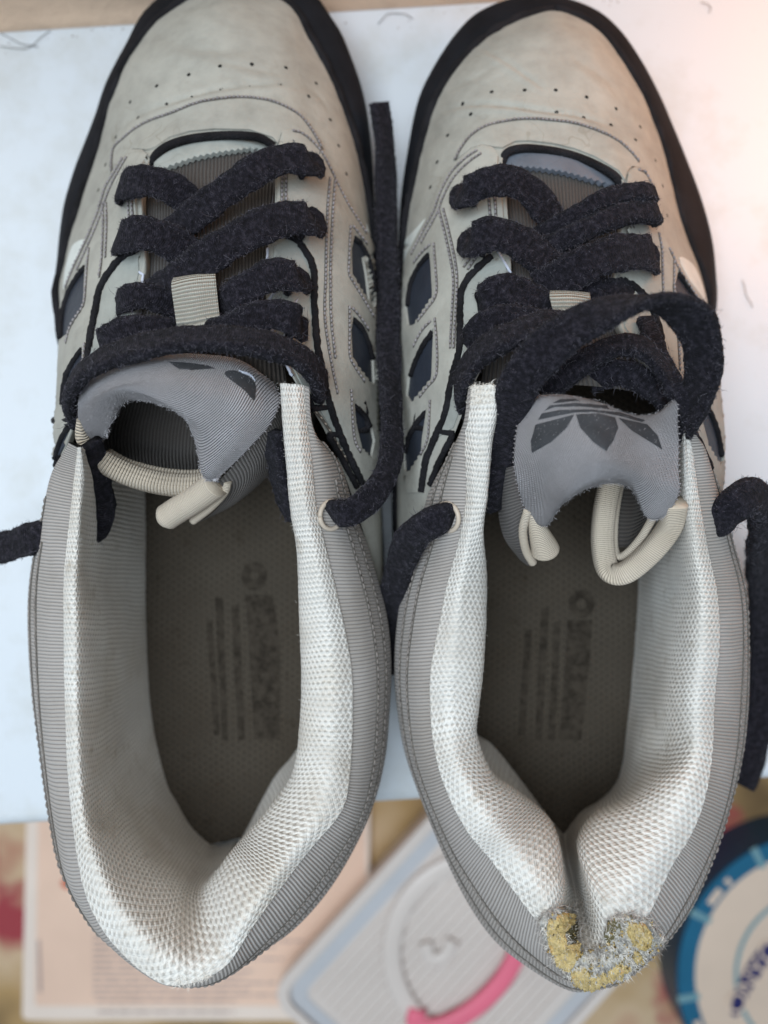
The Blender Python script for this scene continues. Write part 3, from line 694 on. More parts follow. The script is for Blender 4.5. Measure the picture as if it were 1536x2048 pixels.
def ring_poly(cx, cy, r1, r2, n=24):
    a = [(cx+r1*math.cos(t), cy+r1*1.1*math.sin(t)) for t in np.linspace(0, 2*math.pi, n)]
    b = [(cx+r2*math.cos(t), cy+r2*1.1*math.sin(t)) for t in np.linspace(2*math.pi, 0, n)]
    return a, b

def finish_fuzz(shoe):
    shoe.mesh('lace_fuzz', np.vstack(shoe.fuzz_v), shoe.fuzz_f, M['fuzz'], shade=False, kind='stuff')
def eyelet_ring(shoe, c, axis, r, t):
    axis = np.array(axis, float); axis /= np.linalg.norm(axis); a = np.cross(axis, [0, 1, 0.2]); a /= np.linalg.norm(a); b = np.cross(axis, a)
    th = np.linspace(0, 2*math.pi, 33)
    P = np.array(c)+r*(np.cos(th)[:, None]*a+np.sin(th)[:, None]*b)
    tube(shoe, 'eyelet', P, t, M['cream_plastic'], 8, parent=None)
def trim(shoe, name, bvh, pts, r, mat, off=0.06, n=None, jit=0.008, parent=None):
    q = np.array(pts, float); ln = np.linalg.norm(np.diff(q, axis=0), axis=1).sum()
    P, N = path_on(bvh, pts, n or max(12, int(ln/5)), off)
    P = P+RNG.normal(0, jit, P.shape)
    return tube(shoe, name, P, r*(1+RNG.normal(0, 0.06, len(P))), mat, 8, 1.0, N, parent)
def perforations(shoe, bvh, pts, parent):
    out = []
    for x, y in pts:
        p, nr = hit(bvh, x, y); a = np.cross(nr, [1, 0, 0]); a /= np.linalg.norm(a); b = np.cross(nr, a)
        th = np.linspace(0, 2*math.pi, 12, endpoint=False)
        ring = p+nr*0.006+0.062*(np.cos(th)[:, None]*a+np.sin(th)[:, None]*b)
        o = shoe.mesh('perforation', np.vstack([ring, (p+nr*0.006)[None]]), [[i, (i+1) % 12, 12] for i in range(12)], M['hole'], parent=parent)
def seams(shoe, bvh, lines, mat, parent, name='stitching', **kw):
    g, fu = [], []
    for l in lines:
        g += stitch_geo(bvh, l, **kw)
        ln = np.linalg.norm(np.diff(np.array(l, float), axis=0), axis=1).sum()
        P, N = path_on(bvh, l, max(8, int(ln/5)), kw.get('off', 0.02)-0.012); v_, f_, _ = tube_geo(P, 0.046, 6, 0.35, N); fu.append((v_, f_))
    V, f = join_geo(fu); shoe.mesh('furrow_shade_strip', V, f, M['furrow_shade'], parent=parent, kind='stuff')  # flat dark strip under the thread, groove shade as colour
    V, f = join_geo(g); return shoe.mesh(name, V, f, mat, parent=parent, kind='stuff')
def grow(poly, k=1.10):
    P = np.array(poly, float); c = (P.min(0)+P.max(0))/2; return [tuple(c+(p-c)*k) for p in P]
def window(shoe, bvh, poly, cord):
    big = grow(poly, 1.22)
    o = overlay(shoe, 'side_stripe', big, bvh, 0.025, M['navy_leather'], step=6, depth=0.02)
    trim(shoe, 'stripe_cord', bvh, cord, 0.085, M['black_edge'], 0.06, parent=o)
    return o

def edge_stitch(shoe, P, N, parent, pitch=0.10, ln=0.05, mt='thread'):
    """short whip stitches across a raw edge"""
    n = int(np.linalg.norm(np.diff(P, axis=0), axis=1).sum()/pitch); q = smooth(np.concatenate([P, N], 1)[::2], n); g = []
    T = np.gradient(q[:, :3], axis=0); T /= np.linalg.norm(T, axis=1)[:, None]
    for i in range(n):
        nn = q[i, 3:]/np.linalg.norm(q[i, 3:]); sd = np.cross(T[i], nn); a = q[i, :3]
        seg = np.array([a-sd*ln*0.5+nn*0.01, a+nn*0.022, a+sd*ln*0.5+nn*0.0])+RNG.normal(0, 0.006, (3, 3)); v, f, _ = tube_geo(seg, 0.016, 5, 1.0, np.tile(nn, (3, 1))); g.append((v, f))
    V, f = join_geo(g); shoe.mesh('edge_stitching', V, f, M[mt], parent=parent, kind='stuff')
def cloth_fuzz(shoe, G, N, parent):
    v, f = fibres(G.reshape(-1, 3), N.reshape(-1, 3), 3200, 0.02, 0.06, 0.004, 0.8); v2, f2 = fibres(G[-3:].reshape(-1, 3), N[-3:].reshape(-1, 3), 500, 0.03, 0.10, 0.004, 1.2)
    V, f = join_geo([(v, f), (v2, f2)]); shoe.mesh('cloth_fuzz', V, f, M['tongue_fabric'], np.zeros((len(V), 2)), parent, kind='stuff')
def gnorm(G):
    NN = np.cross(np.gradient(G, axis=0), np.gradient(G, axis=1)); NN /= np.linalg.norm(NN, axis=2)[..., None]+1e-9
    return NN*np.sign(NN[..., 2:3]+0.001)
# ================================================================== LEFT SHOE
base = W(440, 800, 0)
A = Shoe('sneaker', 'worn grey sneaker with floppy curled tongue and undamaged heel lining, left of the pair', (base[0], base[1], 0))
pr = [[(430,1195),(446,1195),(456,1480),(444,1480)], [(462,1210),(478,1210),(490,1480),(476,1480)], [(412,1240),(424,1240),(440,1470),(428,1470)],
      [(490,1190),(545,1190),(560,1290),(560,1480),(508,1480),(498,1290)]]
a_, b_ = ring_poly(508, 1152, 26, 9)
bvh, UG, GL, GK, sole, upper, liner, knit = build_body(A, UL, CL, pr, [([(240,262),(271,234),(333,208),(417,182),(500,169),(573,167),(625,182),(661,219)], 5, 0.07), ([(300,60),(380,95),(470,100),(560,80)], 9, 0.025), ([(420,120),(520,140),(600,150)], 6, 0.03)])
ins = [o for o in A.root.children if o.name.startswith('insole')][0]
def ring_print(shoe, cx, cy, r1, r2, parent):
    a, b = ring_poly(cx, cy, r1, r2); n = len(a)
    V = np.array([W(x, y, 2.24) for x, y in a]+[W(x, y, 2.24) for x, y in b[::-1]])
    shoe.mesh('insole_print', V, [[i, i+1, n+i+1, n+i] for i in range(n-1)], M['worn_print'], parent=parent, shade=False)
ring_print(A, 508, 1152, 26, 8, ins)
# panels on the upper
ql = [(298,314),(288,304),(264,303),(246,318),(230,345),(213,380),(200,425),(185,465),(165,505),(146,548),(130,592),(124,680),(118,780),(106,900),(101,950),
      (118,930),(140,880),(160,800),(180,715),(187,663),(195,624),(202,585),(215,556),(236,527),(258,508),(274,500),(279,455),(275,400),(281,345)]
wl1 = [(174,536),(157,558),(143,581),(132,611),(127,644),(126,676)]+zig((136,667),(170,609),6,-3)+[(170,609),(172,562)]
wl2 = [(168,700),(152,722),(138,750),(131,780),(129,810)]+zig((137,800),(163,760),5,-3)+[(163,760),(168,730)]
wl3 = [(152,845),(136,862),(122,890),(114,918)]+zig((124,912),(148,880),4,-3)
qr = [(556,300),(559,283),(564,266),(578,261),(597,265),(619,283),(641,305),(660,338),(676,373),(695,409),(714,439),(731,466),(743,493),(752,540),(756,650),(758,780),(757,900),(748,985),
      (722,965),(697,914),(674,857),(656,805),(644,753),(633,693),(630,650),(628,603),(627,540),(613,507),(594,480),(575,469),(553,465),(552,420),(553,360),(555,320)]
wr1 = [(706,478),(719,488),(733,519),(741,550),(744,584),(744,606)]+zig((738,612),(704,556),6,-3)+[(702,550),(701,505)]
wr2 = [(704,639),(722,659),(734,687),(742,717),(745,750)]+zig((738,766),(704,722),5,-3)+[(702,714),(700,666)]
wr3 = [(705,810),(725,830),(736,851),(742,880)]+zig((736,912),(714,888),4,-3)+[(709,847)]
for wpoly, cord in ((wl1, [(174,536),(157,558),(143,581),(132,611),(127,644),(126,676)]), (wl2, [(168,700),(152,722),(138,750),(131,780),(129,810)]), (wl3, [(152,845),(136,862),(122,890),(114,918)]),
                    (wr1, [(706,480),(719,490),(733,520),(741,550),(744,584)]), (wr2, [(704,641),(722,661),(734,689),(742,719)]), (wr3, [(705,812),(725,832),(736,853)])):
    window(A, bvh, wpoly, cord)
for w_ in ([(171,480),(146,491),(133,530),(127,572),(134,584),(152,545),(165,512)], [(733,448),(738,462),(746,500),(748,520),(742,495)]):
    overlay(A, 'heel_flash' if False else 'side_flash', round_poly(w_, 40), bvh, 0.02, M['white_leather'], step=6, depth=0.02)
arch = [(221,352),(226,298),(249,275),(275,254),(309,238),(343,226),(390,206),(432,198),(484,194),(536,200),(573,214),(604,234),(630,268),(646,300),(630,300),(600,270),(575,262),(562,270),(556,290),
        (545,277),(500,262),(430,260),(380,265),(340,277),(314,296),(296,302),(270,300),(248,313)]
overlay(A, 'toe_overlay', arch, bvh, 0.085, M['nubuck'], step=6)
panel_l = overlay(A, 'quarter_panel', ql, bvh, 0.12, M['nubuck'], holes=[grow(wl1), grow(wl2), grow(wl3)], step=6)
panel_r = overlay(A, 'quarter_panel', qr, bvh, 0.12, M['nubuck'], holes=[grow(wr1), grow(wr2), grow(wr3)], step=6)
under_l = overlay(A, 'eyestay', [(283,505),(260,512),(240,532),(220,560),(207,590),(200,628),(192,668),(185,720),(165,800),(180,768),(236,690),(261,622),(279,545),(278,520)], bvh, 0.05, M['smooth_leather'], step=7)
under_r = overlay(A, 'eyestay', [(548,494),(575,478),(594,490),(610,515),(622,545),(624,605),(626,655),(630,700),(640,755),(652,810),(670,860),(690,915),(676,880),(626,800),(600,765),(556,680),(541,588)], bvh, 0.05, M['smooth_leather'], step=7)
trim(A, 'panel_edge', bvh, [(275,503),(256,510),(234,529),(213,558),(200,587),(193,626),(185,665),(178,715),(158,800),(138,880),(116,932)], 0.105, M['black_edge'], 0.05, parent=panel_l)
trim(A, 'panel_edge', bvh, [(572,472),(592,482),(611,508),(625,540),(627,603),(629,650),(632,693),(643,753),(655,805),(673,857),(696,914),(722,967)], 0.105, M['black_edge'], 0.06, parent=panel_r)
trim(A, 'eyestay_edge', bvh, [(612,792),(632,832),(660,880),(690,935),(712,975)], 0.09, M['black_edge'], 0.05, parent=under_r)
tube(A, 'throat_edge', smooth(WP([(303,326,5.55),(314,308,5.68),(340,290,5.72),(380,278,5.72),(430,272,5.72),(480,271,5.72),(520,276,5.72),(548,292,5.62)]), 60), 0.12, M['black_edge'], 10, parent=upper)
trim(A, 'cut_edge', bvh, [(288,545),(272,615)], 0.04, M['cut_edge'], 0.0, parent=under_l)
trim(A, 'cut_edge', bvh, [(536,495),(532,585),(545,670),(585,752)], 0.04, M['cut_edge'], 0.0, parent=under_r)
seams(A, bvh, [[(228,345),(232,302),(253,279),(280,258),(312,242),(346,230),(392,211),(432,203),(484,199),(535,205),(570,218),(600,238),(625,272),(640,300)]], M['thread'], upper, off=0.10, pitch=8)
st = [[(252,322),(236,350),(218,381),(206,420),(192,457),(174,497),(154,540),(138,580)], [(260,320),(243,350),(226,384),(213,422),(199,460),(181,501),(161,545)],
      [(213,410),(214,460),(211,520),(206,560)], [(220,410),(221,460),(218,520)],
      [(186,500),(182,540),(178,600),(172,620),(150,655),(140,690)], [(178,690),(174,735),(170,765),(150,795)],
      [(275,345),(271,400),(274,455)], [(268,345),(264,400),(266,455)],
      [(583,268),(601,273),(622,290),(640,312),(656,343),(672,378),(690,413),(709,443),(726,470)], [(655,360),(650,420),(648,500),(647,560),(645,640),(655,720),(668,790)], [(664,365),(660,420),(657,500),(656,560),(657,640),(664,720)],
      [(694,455),(692,500),(691,548),(700,568),(722,605),(740,635)], [(692,615),(692,660),(692,712),(702,735),(722,765)], [(694,780),(697,830),(703,880),(715,905)],
      [(698,455),(712,472),(728,492)], [(697,618),(712,635),(730,662)], [(562,350),(561,405),(562,455)], [(570,350),(569,405),(570,452)]]
seams(A, bvh, st, M['thread'], upper, off=0.13, pitch=8.5)
seams(A, bvh, [[(606,800),(640,835),(668,880),(692,925)]], M['cream_plastic'], under_r, off=0.06, pitch=15, dash=0.4, r=0.022)
perforations(A, bvh, [(x/1.92, y/1.92) for x, y in ((500,392),(602,330),(725,287),(845,254),(967,247),(1098,260),(1214,320),(1268,460),(1300,560),(1330,668),(530,452),(640,402),(740,371),(850,345),(960,330),(1075,325),(1185,370),(445,527),(405,633),(378,730))], upper)
# tongue
tb_ = [[(270,305,5.0),(340,292,5.3),(430,285,5.4),(500,290,5.3),(560,300,5.0)], [(268,360,5.3),(340,350,5.7),(430,345,5.8),(500,350,5.7),(566,360,5.3)],
       [(262,450,5.8),(340,450,6.3),(430,450,6.4),(500,450,6.3),(560,450,5.9)], [(250,560,6.3),(340,560,6.9),(430,560,7.0),(500,560,6.9),(555,560,6.4)],
       [(225,660,6.8),(320,660,7.4),(410,660,7.6),(490,660,7.4),(560,660,6.9)], [(180,760,7.0),(290,735,7.8),(390,725,8.0),(480,740,7.8),(575,780,7.2)]]
tg = surf([[W(*p) for p in r] for r in tb_], 60, 40); tongue = A.grid('tongue', tg, M['tongue_dark'])
tz = np.array([(x, y) for x, y in ((310,336),(314,316),(340,298),(379,285),(430,279),(478,277),(520,281),(545,290))])
fl = [tuple(p) for p in tz]+zig((541,302),(500,298),3,4.5)+zig((500,298),(440,306),5,4.5)+zig((440,306),(390,316),4,4.5)+zig((390,316),(318,342),6,4.5)
tgb = bvh_of(tg)
overlay(A, 'tongue_flap', fl, bvh_of(tg+np.array([0, 0, 0.12])), 0.10, M['smooth_leather'], step=4, parent=tongue)
sheet = [[(175,748,7.7),(240,722,8.1),(320,708,8.4),(400,708,8.5),(480,720,8.3),(548,765,7.9)],
         [(160,778,8.1),(235,742,8.8),(320,724,9.1),(410,730,9.2),(490,748,9.0),(560,798,8.3)],
         [(155,815,8.1),(205,778,9.0),(290,757,9.5),(400,785,9.55),(485,815,9.2),(545,842,8.3)],
         [(160,850,7.8),(196,805,8.8),(262,778,9.35),(372,828,9.3),(450,880,8.9),(505,890,8.3)],
         [(178,880,7.5),(210,838,8.3),(265,792,8.9),(375,832,9.0),(412,935,8.5),(450,945,8.1)],
         [(198,893,7.2),(216,862,7.9),(262,802,8.5),(368,838,8.6),(405,950,8.2),(432,962,8.0)]]
SG = surf([[W(*p) for p in r] for r in sheet], 90, 90); SG[..., 2] += 0.05*np.sin(SG[..., 0]*3.1+SG[..., 1]*2.2)*np.sin(SG[..., 1]*3.7-SG[..., 0]); SG[-14:] += (RNG.normal(0, 0.012, SG[-14:].shape)*np.linspace(0, 1, 14)[:, None, None]**3); shl = A.grid('tongue_top', SG, M['tongue_fabric'])
m_ = shl.modifiers.new('thickness', 'SOLIDIFY'); m_.thickness = 0.0012; m_.offset = -1
sb = bvh_of(SG)
overlay(A, 'logo_leaf', round_poly([(450,749),(466,741),(497,753),(510,768),(511,784),(507,801),(489,781)], 40), sb, 0.012, M['print'], step=4, parent=shl, depth=0.0, zf=9)
overlay(A, 'logo_leaf', [(338,724),(370,725),(415,731),(430,737),(385,740),(358,738),(350,733)], sb, 0.012, M['print'], step=4, parent=shl, depth=0.0, zf=9)
for k in range(2):
    trim(A, 'logo_line', sb, [(478+k*5,742+k*3),(497+k*4,748+k*4),(508+k*2,757+k*5)], 0.015, M['cut_edge'], 0.012, jit=0.001, parent=shl)
rim = smooth(WP([(158,838,7.9),(168,880,7.5),(200,918,7.3),(260,950,7.1),(330,968,7.0),(395,970,7.0),(440,955,7.0)]), 90)
tube(A, 'tongue_rim', rim, np.interp(np.linspace(0, 1, 90), [0, 0.12, 0.3, 1], [0.06, 0.18, 0.29, 0.30]), M['cream_rib'], 14, 0.9, np.tile([0, 0.5, 0.9], (90, 1)), shl)
rim2 = smooth(WP([(215,905,6.9),(260,928,6.8),(330,945,6.75),(395,948,6.7),(430,935,6.6)]), 60); tube(A, 'tongue_rim', rim2, 0.13, M['cream_rib'], 10, parent=shl)
rr = smooth(WP([(322,1042,6.6),(352,1022,6.8),(395,995,7.2),(432,968,7.6)]), 50)
tube(A, 'tongue_roll', rr, 0.37*np.sqrt(np.clip(np.linspace(0.2, 9, 50), 0, 1)), M['cream_fine'], 18, 1, None, shl)
rp = smooth(WP([(385,1042,6.5),(420,1015,6.9),(448,985,7.3),(455,962,7.6)]), 40); tube(A, 'tongue_piping', rp, 0.12, M['cream_fine'], 10, parent=shl)
sd = surf([[W(*p) for p in r] for r in ([(438,962,7.9),(450,990,7.1),(420,1030,6.4),(375,1052,6.0)], [(490,905,8.2),(505,950,7.2),(480,1000,6.3),(430,1030,5.6)], [(535,850,8.3),(552,890,7.4),(545,940,6.2),(500,985,5.2)], [(556,805,8.2),(572,850,7.2),(570,890,6.0),(540,940,5.0)])], 40, 40)
A.grid('tongue_side', sd, M['tongue_side'], parent=shl)
inn = surf([[W(*p) for p in r] for r in ([(165,850,7.2),(230,915,6.5),(330,945,6.3),(440,945,6.2)], [(175,830,6.0),(230,860,4.9),(330,880,4.8),(440,890,4.9)], [(190,780,6.2),(260,760,5.6),(350,750,5.6),(450,770,5.8)])], 20, 30)
A.grid('tongue_inside', inn, M['tongue_dark'], parent=shl)  # dark fabric puts the shade inside the curl into the colour
NS = gnorm(SG); edge_stitch(A, SG[8:, -1], NS[8:, -1], shl); cloth_fuzz(A, SG, NS, shl)
# loop of webbing that holds the laces to the tongue
def webbing(shoe, q):
    G = surf([[W(*p) for p in r] for r in q], 20, 24); o = shoe.grid('lace_loop', G, M['webbing']); mm = o.modifiers.new('thickness', 'SOLIDIFY'); mm.thickness = 0.001; return o
webbing(A, [[(349,562,7.6),(346,576,7.95),(351,615,8.1),(357,655,8.15),(360,675,7.9)], [(390,556,7.7),(388,566,8.05),(393,608,8.2),(398,650,8.25),(400,672,8.0)], [(432,552,7.6),(432,562,7.95),(436,602,8.1),(440,642,8.15),(440,665,7.9)]])
# laces
lace(A, [(268,380,5.6),(245,378,6.2),(247,370,6.7),(285,362,6.95),(330,370,6.95),(370,395,6.75),(405,425,6.4),(430,445,6.1)], 0.86)
lace(A, [(262,475,6.2),(240,478,6.8),(244,474,7.25),(285,466,7.45),(330,478,7.4),(372,502,7.2),(420,532,6.8)], 0.92)
lace(A, [(262,606,6.8),(240,606,7.2),(246,600,7.55),(285,590,7.65),(328,603,7.5),(372,628,7.2)], 0.70)
lace(A, [(240,690,7.2),(208,694,7.8),(214,682,8.15),(260,664,8.25),(310,664,8.2),(370,678,8.0),(420,692,7.7)], 0.85)
lace(A, [(595,333,5.8),(622,330,6.3),(616,322,6.85),(570,318,7.1),(520,336,7.25),(460,376,7.25),(400,420,7.1),(350,460,6.8),(305,495,6.3)], 0.86)
lace(A, [(595,448,6.4),(622,446,6.9),(616,437,7.4),(570,438,7.65),(520,454,7.8),(450,492,7.85),(390,532,7.7),(340,570,7.4),(300,595,6.9)], 0.95)
lace(A, [(570,560,7.0),(595,563,7.4),(589,552,7.85),(545,550,8.05),(500,572,8.05),(455,606,7.9),(425,632,7.5)], 0.84)
lace(A, [(570,652,7.4),(596,656,7.9),(588,640,8.35),(545,628,8.45),(490,645,8.45),(430,668,8.3),(360,692,8.0)], 0.80)
lace(A, [(152,835,6.8),(143,795,7.7),(156,757,8.5),(205,720,9.0),(285,694,9.25),(370,678,9.35),(450,678,9.35),(530,690,9.2),(595,712,8.8),(632,748,8.2),(640,775,7.5),(632,792,6.8)], 0.80, 0.36,
     Nh=[(-0.8,0.2,0.5),(-0.8,0.3,0.6),(-0.5,0.5,0.7),(-0.2,0.6,0.8),(0,0.6,0.8),(0,0.6,0.8),(0,0.6,0.8),(0.2,0.6,0.8),(0.4,0.5,0.7),(0.7,0.3,0.6),(0.9,0,0.4),(0.9,0,0.2)])
lace(A, [(176,890,8.0),(188,940,7.4),(200,1000,6.7),(196,1045,6.5),(170,1062,6.6)], 0.9, 0.3, Nh=[(0.8,0,0.6)]*5, fuzz=0.4)
lace(A, [(135,1056,6.3),(108,1066,6.4),(75,1073,6.3),(40,1085,6.0),(0,1096,5.6),(-70,1110,4.9)], 0.88, 0.4)
lace(A, [(544,860,8.0),(552,920,7.6),(566,985,7.0),(590,1040,6.6)], 0.7, 0.3, Nh=[(-0.7,0,0.7)]*4, fuzz=0.4)
lace(A, [(648,1020,6.9),(672,1026,7.75),(698,1026,7.9),(732,1004,7.8),(765,962,7.4),(783,905,6.8),(783,820,6.1),(779,740,5.3),(776,650,4.5),(776,560,3.9),(773,470,3.4),(772,380,3.0),(770,300,2.8),(764,245,2.8),(758,206,2.95)], 0.74, 0.30,
     Nh=[(0,-0.5,0.9),(0,-0.4,0.9),(0.1,-0.3,0.9),(0.4,-0.2,0.9),(0.7,0,0.7),(0.5,0,0.8),(0.2,0,1),(-0.2,0,1),(-0.5,0,0.9),(-0.3,0,1),(0.2,0,1),(0.5,0,0.8),(0.6,0,0.7),(0.4,0,0.9)])
kb = bvh_of(GK); p_, n_ = hit(kb, 662, 1030, 7); eyelet_ring(A, p_+n_*0.02, n_, 0.37, 0.065)
finish_fuzz(A)
# seams of the knit collar
def collar_seams(shoe, GK, parent):
    du = np.gradient(GK, axis=0); dv = np.gradient(GK, axis=1); NN = np.cross(du, dv); NN /= np.linalg.norm(NN, axis=2)[..., None]+1e-9
    NN *= np.sign(NN[..., 2:3]+0.001); g, fu = [], []
    for col, sl in ((18, slice(12, -12)), (13, slice(22, -22))):
        q = np.concatenate([GK[sl, col], NN[sl, col]], 1); ln = np.linalg.norm(np.diff(q[:, :3], axis=0), axis=1).sum()
        n = int(ln/0.20); q = smooth(q[::3], n*6+1)
        P, N = q[:, :3], q[:, 3:]/np.linalg.norm(q[:, 3:], axis=1)[:, None]
        v, f, _ = tube_geo(P[::2]+N[::2]*0.012, 0.055, 6, 0.35, N[::2]); fu.append((v, f))
        for i in range(n):
            seg = P[i*6:i*6+6]; nn = N[i*6:i*6+6]; sh = np.sin(np.linspace(0.15, math.pi-0.15, 6))
            v, f, _ = tube_geo(seg+nn*(0.008+0.022*sh)[:, None]+RNG.normal(0, 0.005, 3), 0.038*(0.55+0.45*sh), 6, 1.0, nn); g.append((v, f))
    V, f = join_geo(fu); shoe.mesh('furrow_shade_strip', V, f, M['furrow_shade'], parent=parent, kind='stuff')
    V, f = join_geo(g); shoe.mesh('stitching', V, f, M['thread_dark'], parent=parent, kind='stuff')
collar_seams(A, GK, knit)
# frayed spot at the heel tip
GLb = bvh_of(GL)
hp = GL[int(GL.shape[0]*0.50):int(GL.shape[0]*0.55), 8:18].reshape(-1, 3)
fv, ff = fibres(hp, np.tile([0, -0.7, 0.6], (len(hp), 1)), 150, 0.06, 0.18, 0.007, 0.8); A.mesh('frayed_threads', fv, ff, M['pale_fibre'], parent=liner, kind='stuff')

# ================================================================== RIGHT SHOE
base = W(1115, 800, 0)
Bs = Shoe('sneaker', 'worn grey sneaker with yellow foam bursting from its torn heel, right of the pair', (base[0], base[1], 0))
pr = [[(1082,1218),(1098,1214),(1084,1480),(1070,1480)], [(1108,1245),(1122,1243),(1110,1480),(1096,1480)], [(1050,1262),(1064,1258),(1050,1470),(1036,1470)],
      [(1135,1240),(1185,1240),(1180,1320),(1162,1480),(1118,1480),(1130,1320)]]
bvh, UG, GL, GK, sole, upper, liner, knit = build_body(Bs, UR, CR, pr, [([(864,236),(911,214),(963,208),(1030,213),(1092,222),(1154,231),(1232,254)], 5, 0.08), ([(950,90),(1000,115),(1050,150),(1092,178)], 4, 0.045), ([(900,180),(960,150),(1010,120)], 5, 0.03), ([(1140,110),(1200,150),(1250,200)], 8, 0.03)])
ins = [o for o in Bs.root.children if o.name.startswith('insole')][0]
ring_print(Bs, 1163, 1208, 26, 10, ins)
ql = [(995,335),(997,315),(987,299),(968,294),(946,301),(925,317),(901,341),(887,365),(874,395),(866,422),(852,449),(834,481),(820,508),(812,532),(806,600),(804,700),(804,800),(808,900),(818,985),
      (843,985),(853,922),(874,870),(892,826),(903,770),(917,712),(920,680),(920,626),(922,588),(933,564),(955,540),(979,516),(1004,498),(1010,460),(1006,410),(1000,365)]
wl1 = [(861,510),(847,524),(834,545),(822,578),(818,613),(822,645)]+zig((831,645),(866,590),6,-3)+[(866,586),(863,532)]
wl2 = [(869,664),(850,690),(834,723),(824,750),(820,785)]+zig((828,798),(866,752),5,-3)+[(866,747),(867,707)]
wl3 = [(856,823),(838,844),(822,870),(814,907),(816,935)]+zig((822,938),(846,900),4,-3)+[(848,875),(853,844)]
qr = [(1249,390),(1250,369),(1253,350),(1266,338),(1283,342),(1296,358),(1307,385),(1314,412),(1318,440),(1322,475),(1338,505),(1358,545),(1382,582),(1403,615),(1420,680),(1433,760),(1442,850),(1446,930),(1438,990),
      (1420,938),(1402,897),(1386,866),(1366,820),(1340,760),(1325,700),(1315,650),(1298,606),(1270,575),(1240,560),(1238,500),(1245,440)]
wr1 = [(1352,550),(1368,570),(1385,600),(1398,628)]+zig((1392,640),(1350,600),6,-3)+[(1346,580)]
wr2 = [(1366,660),(1385,690),(1402,730),(1412,765)]+zig((1405,775),(1370,735),5,-3)+[(1362,700)]
wr3 = [(1400,800),(1418,830),(1432,870),(1440,915)]+zig((1432,925),(1405,880),5,-3)+[(1396,830)]
for wpoly, cord in ((wl1, [(861,512),(847,526),(834,547),(823,578),(819,613)]), (wl2, [(868,666),(850,692),(834,725),(825,752)]), (wl3, [(855,825),(838,846),(823,872),(815,905)]),
                    (wr1, [(1352,550),(1368,570),(1385,600),(1397,626)]), (wr2, [(1366,660),(1385,690),(1402,730),(1411,763)]), (wr3, [(1400,800),(1418,830),(1432,870),(1439,912)])):
    window(Bs, bvh, wpoly, cord)
for w_ in ([(852,437),(832,458),(812,480),(808,505),(809,527),(822,500),(842,465)], [(1358,515),(1383,527),(1399,556),(1411,592),(1413,608),(1402,591),(1377,556)]):
    overlay(Bs, 'side_flash', round_poly(w_, 40), bvh, 0.02, M['white_leather'], step=6, depth=0.02)
arch = [(908,322),(920,295),(940,270),(970,252),(1010,242),(1060,236),(1110,238),(1160,247),(1200,262),(1235,280),(1262,303),(1280,325),(1290,345),(1278,338),(1262,335),(1252,345),(1248,362),
        (1235,344),(1190,316),(1150,300),(1110,290),(1060,284),(1030,285),(1005,298),(985,296),(966,292),(944,299),(925,314)]
overlay(Bs, 'toe_overlay', arch, bvh, 0.085, M['nubuck'], step=6)
panel_l = overlay(Bs, 'quarter_panel', ql, bvh, 0.12, M['nubuck'], holes=[grow(wl1), grow(wl2), grow(wl3)], step=6)
panel_r = overlay(Bs, 'quarter_panel', qr, bvh, 0.12, M['nubuck'], holes=[grow(wr1), grow(wr2), grow(wr3)], step=6)
under_l = overlay(Bs, 'eyestay', [(1010,512),(985,522),(960,545),(938,568),(928,592),(926,628),(926,682),(922,716),(908,772),(898,828),(880,872),(908,855),(936,780),(976,690),(1006,612),(1013,545)], bvh, 0.05, M['smooth_leather'], step=7)
under_r = overlay(Bs, 'eyestay', [(1240,570),(1268,582),(1292,610),(1308,650),(1318,700),(1333,760),(1360,822),(1380,868),(1374,854),(1342,795),(1286,715),(1249,655),(1238,590)], bvh, 0.05, M['smooth_leather'], step=7)
trim(Bs, 'panel_edge', bvh, [(985,512),(957,537),(935,562),(924,587),(922,626),(922,680),(919,712),(905,768),(894,824),(876,868),(855,920),(845,985)], 0.105, M['black_edge'], 0.05, parent=panel_l)
trim(Bs, 'panel_edge', bvh, [(1242,563),(1270,578),(1297,608),(1313,651),(1323,701),(1338,761),(1364,821),(1384,867),(1400,897),(1418,938)], 0.105, M['black_edge'], 0.05, parent=panel_r)
trim(Bs, 'eyestay_edge', bvh, [(938,830),(918,850),(900,885),(880,925),(862,970)], 0.09, M['black_edge'], 0.04, parent=under_l)
tube(Bs, 'throat_edge', smooth(WP([(1004,326,5.5),(1012,307,5.6),(1030,299,5.64),(1060,297,5.64),(1110,303,5.64),(1150,313,5.64),(1190,329,5.7),(1225,349,5.75),(1243,368,5.75)]), 60), 0.12, M['black_edge'], 10, parent=upper)
trim(Bs, 'cut_edge', bvh, [(1022,540),(1014,612),(985,688)], 0.04, M['cut_edge'], 0.0, parent=under_l)
trim(Bs, 'cut_edge', bvh, [(1014,402),(1018,450)], 0.04, M['cut_edge'], 0.03, parent=panel_l)
seams(Bs, bvh, [[(914,322),(926,299),(945,275),(973,257),(1011,247),(1060,241),(1109,243),(1158,252),(1197,267),(1231,285),(1257,307),(1274,328)]], M['thread'], upper, off=0.10, pitch=8)
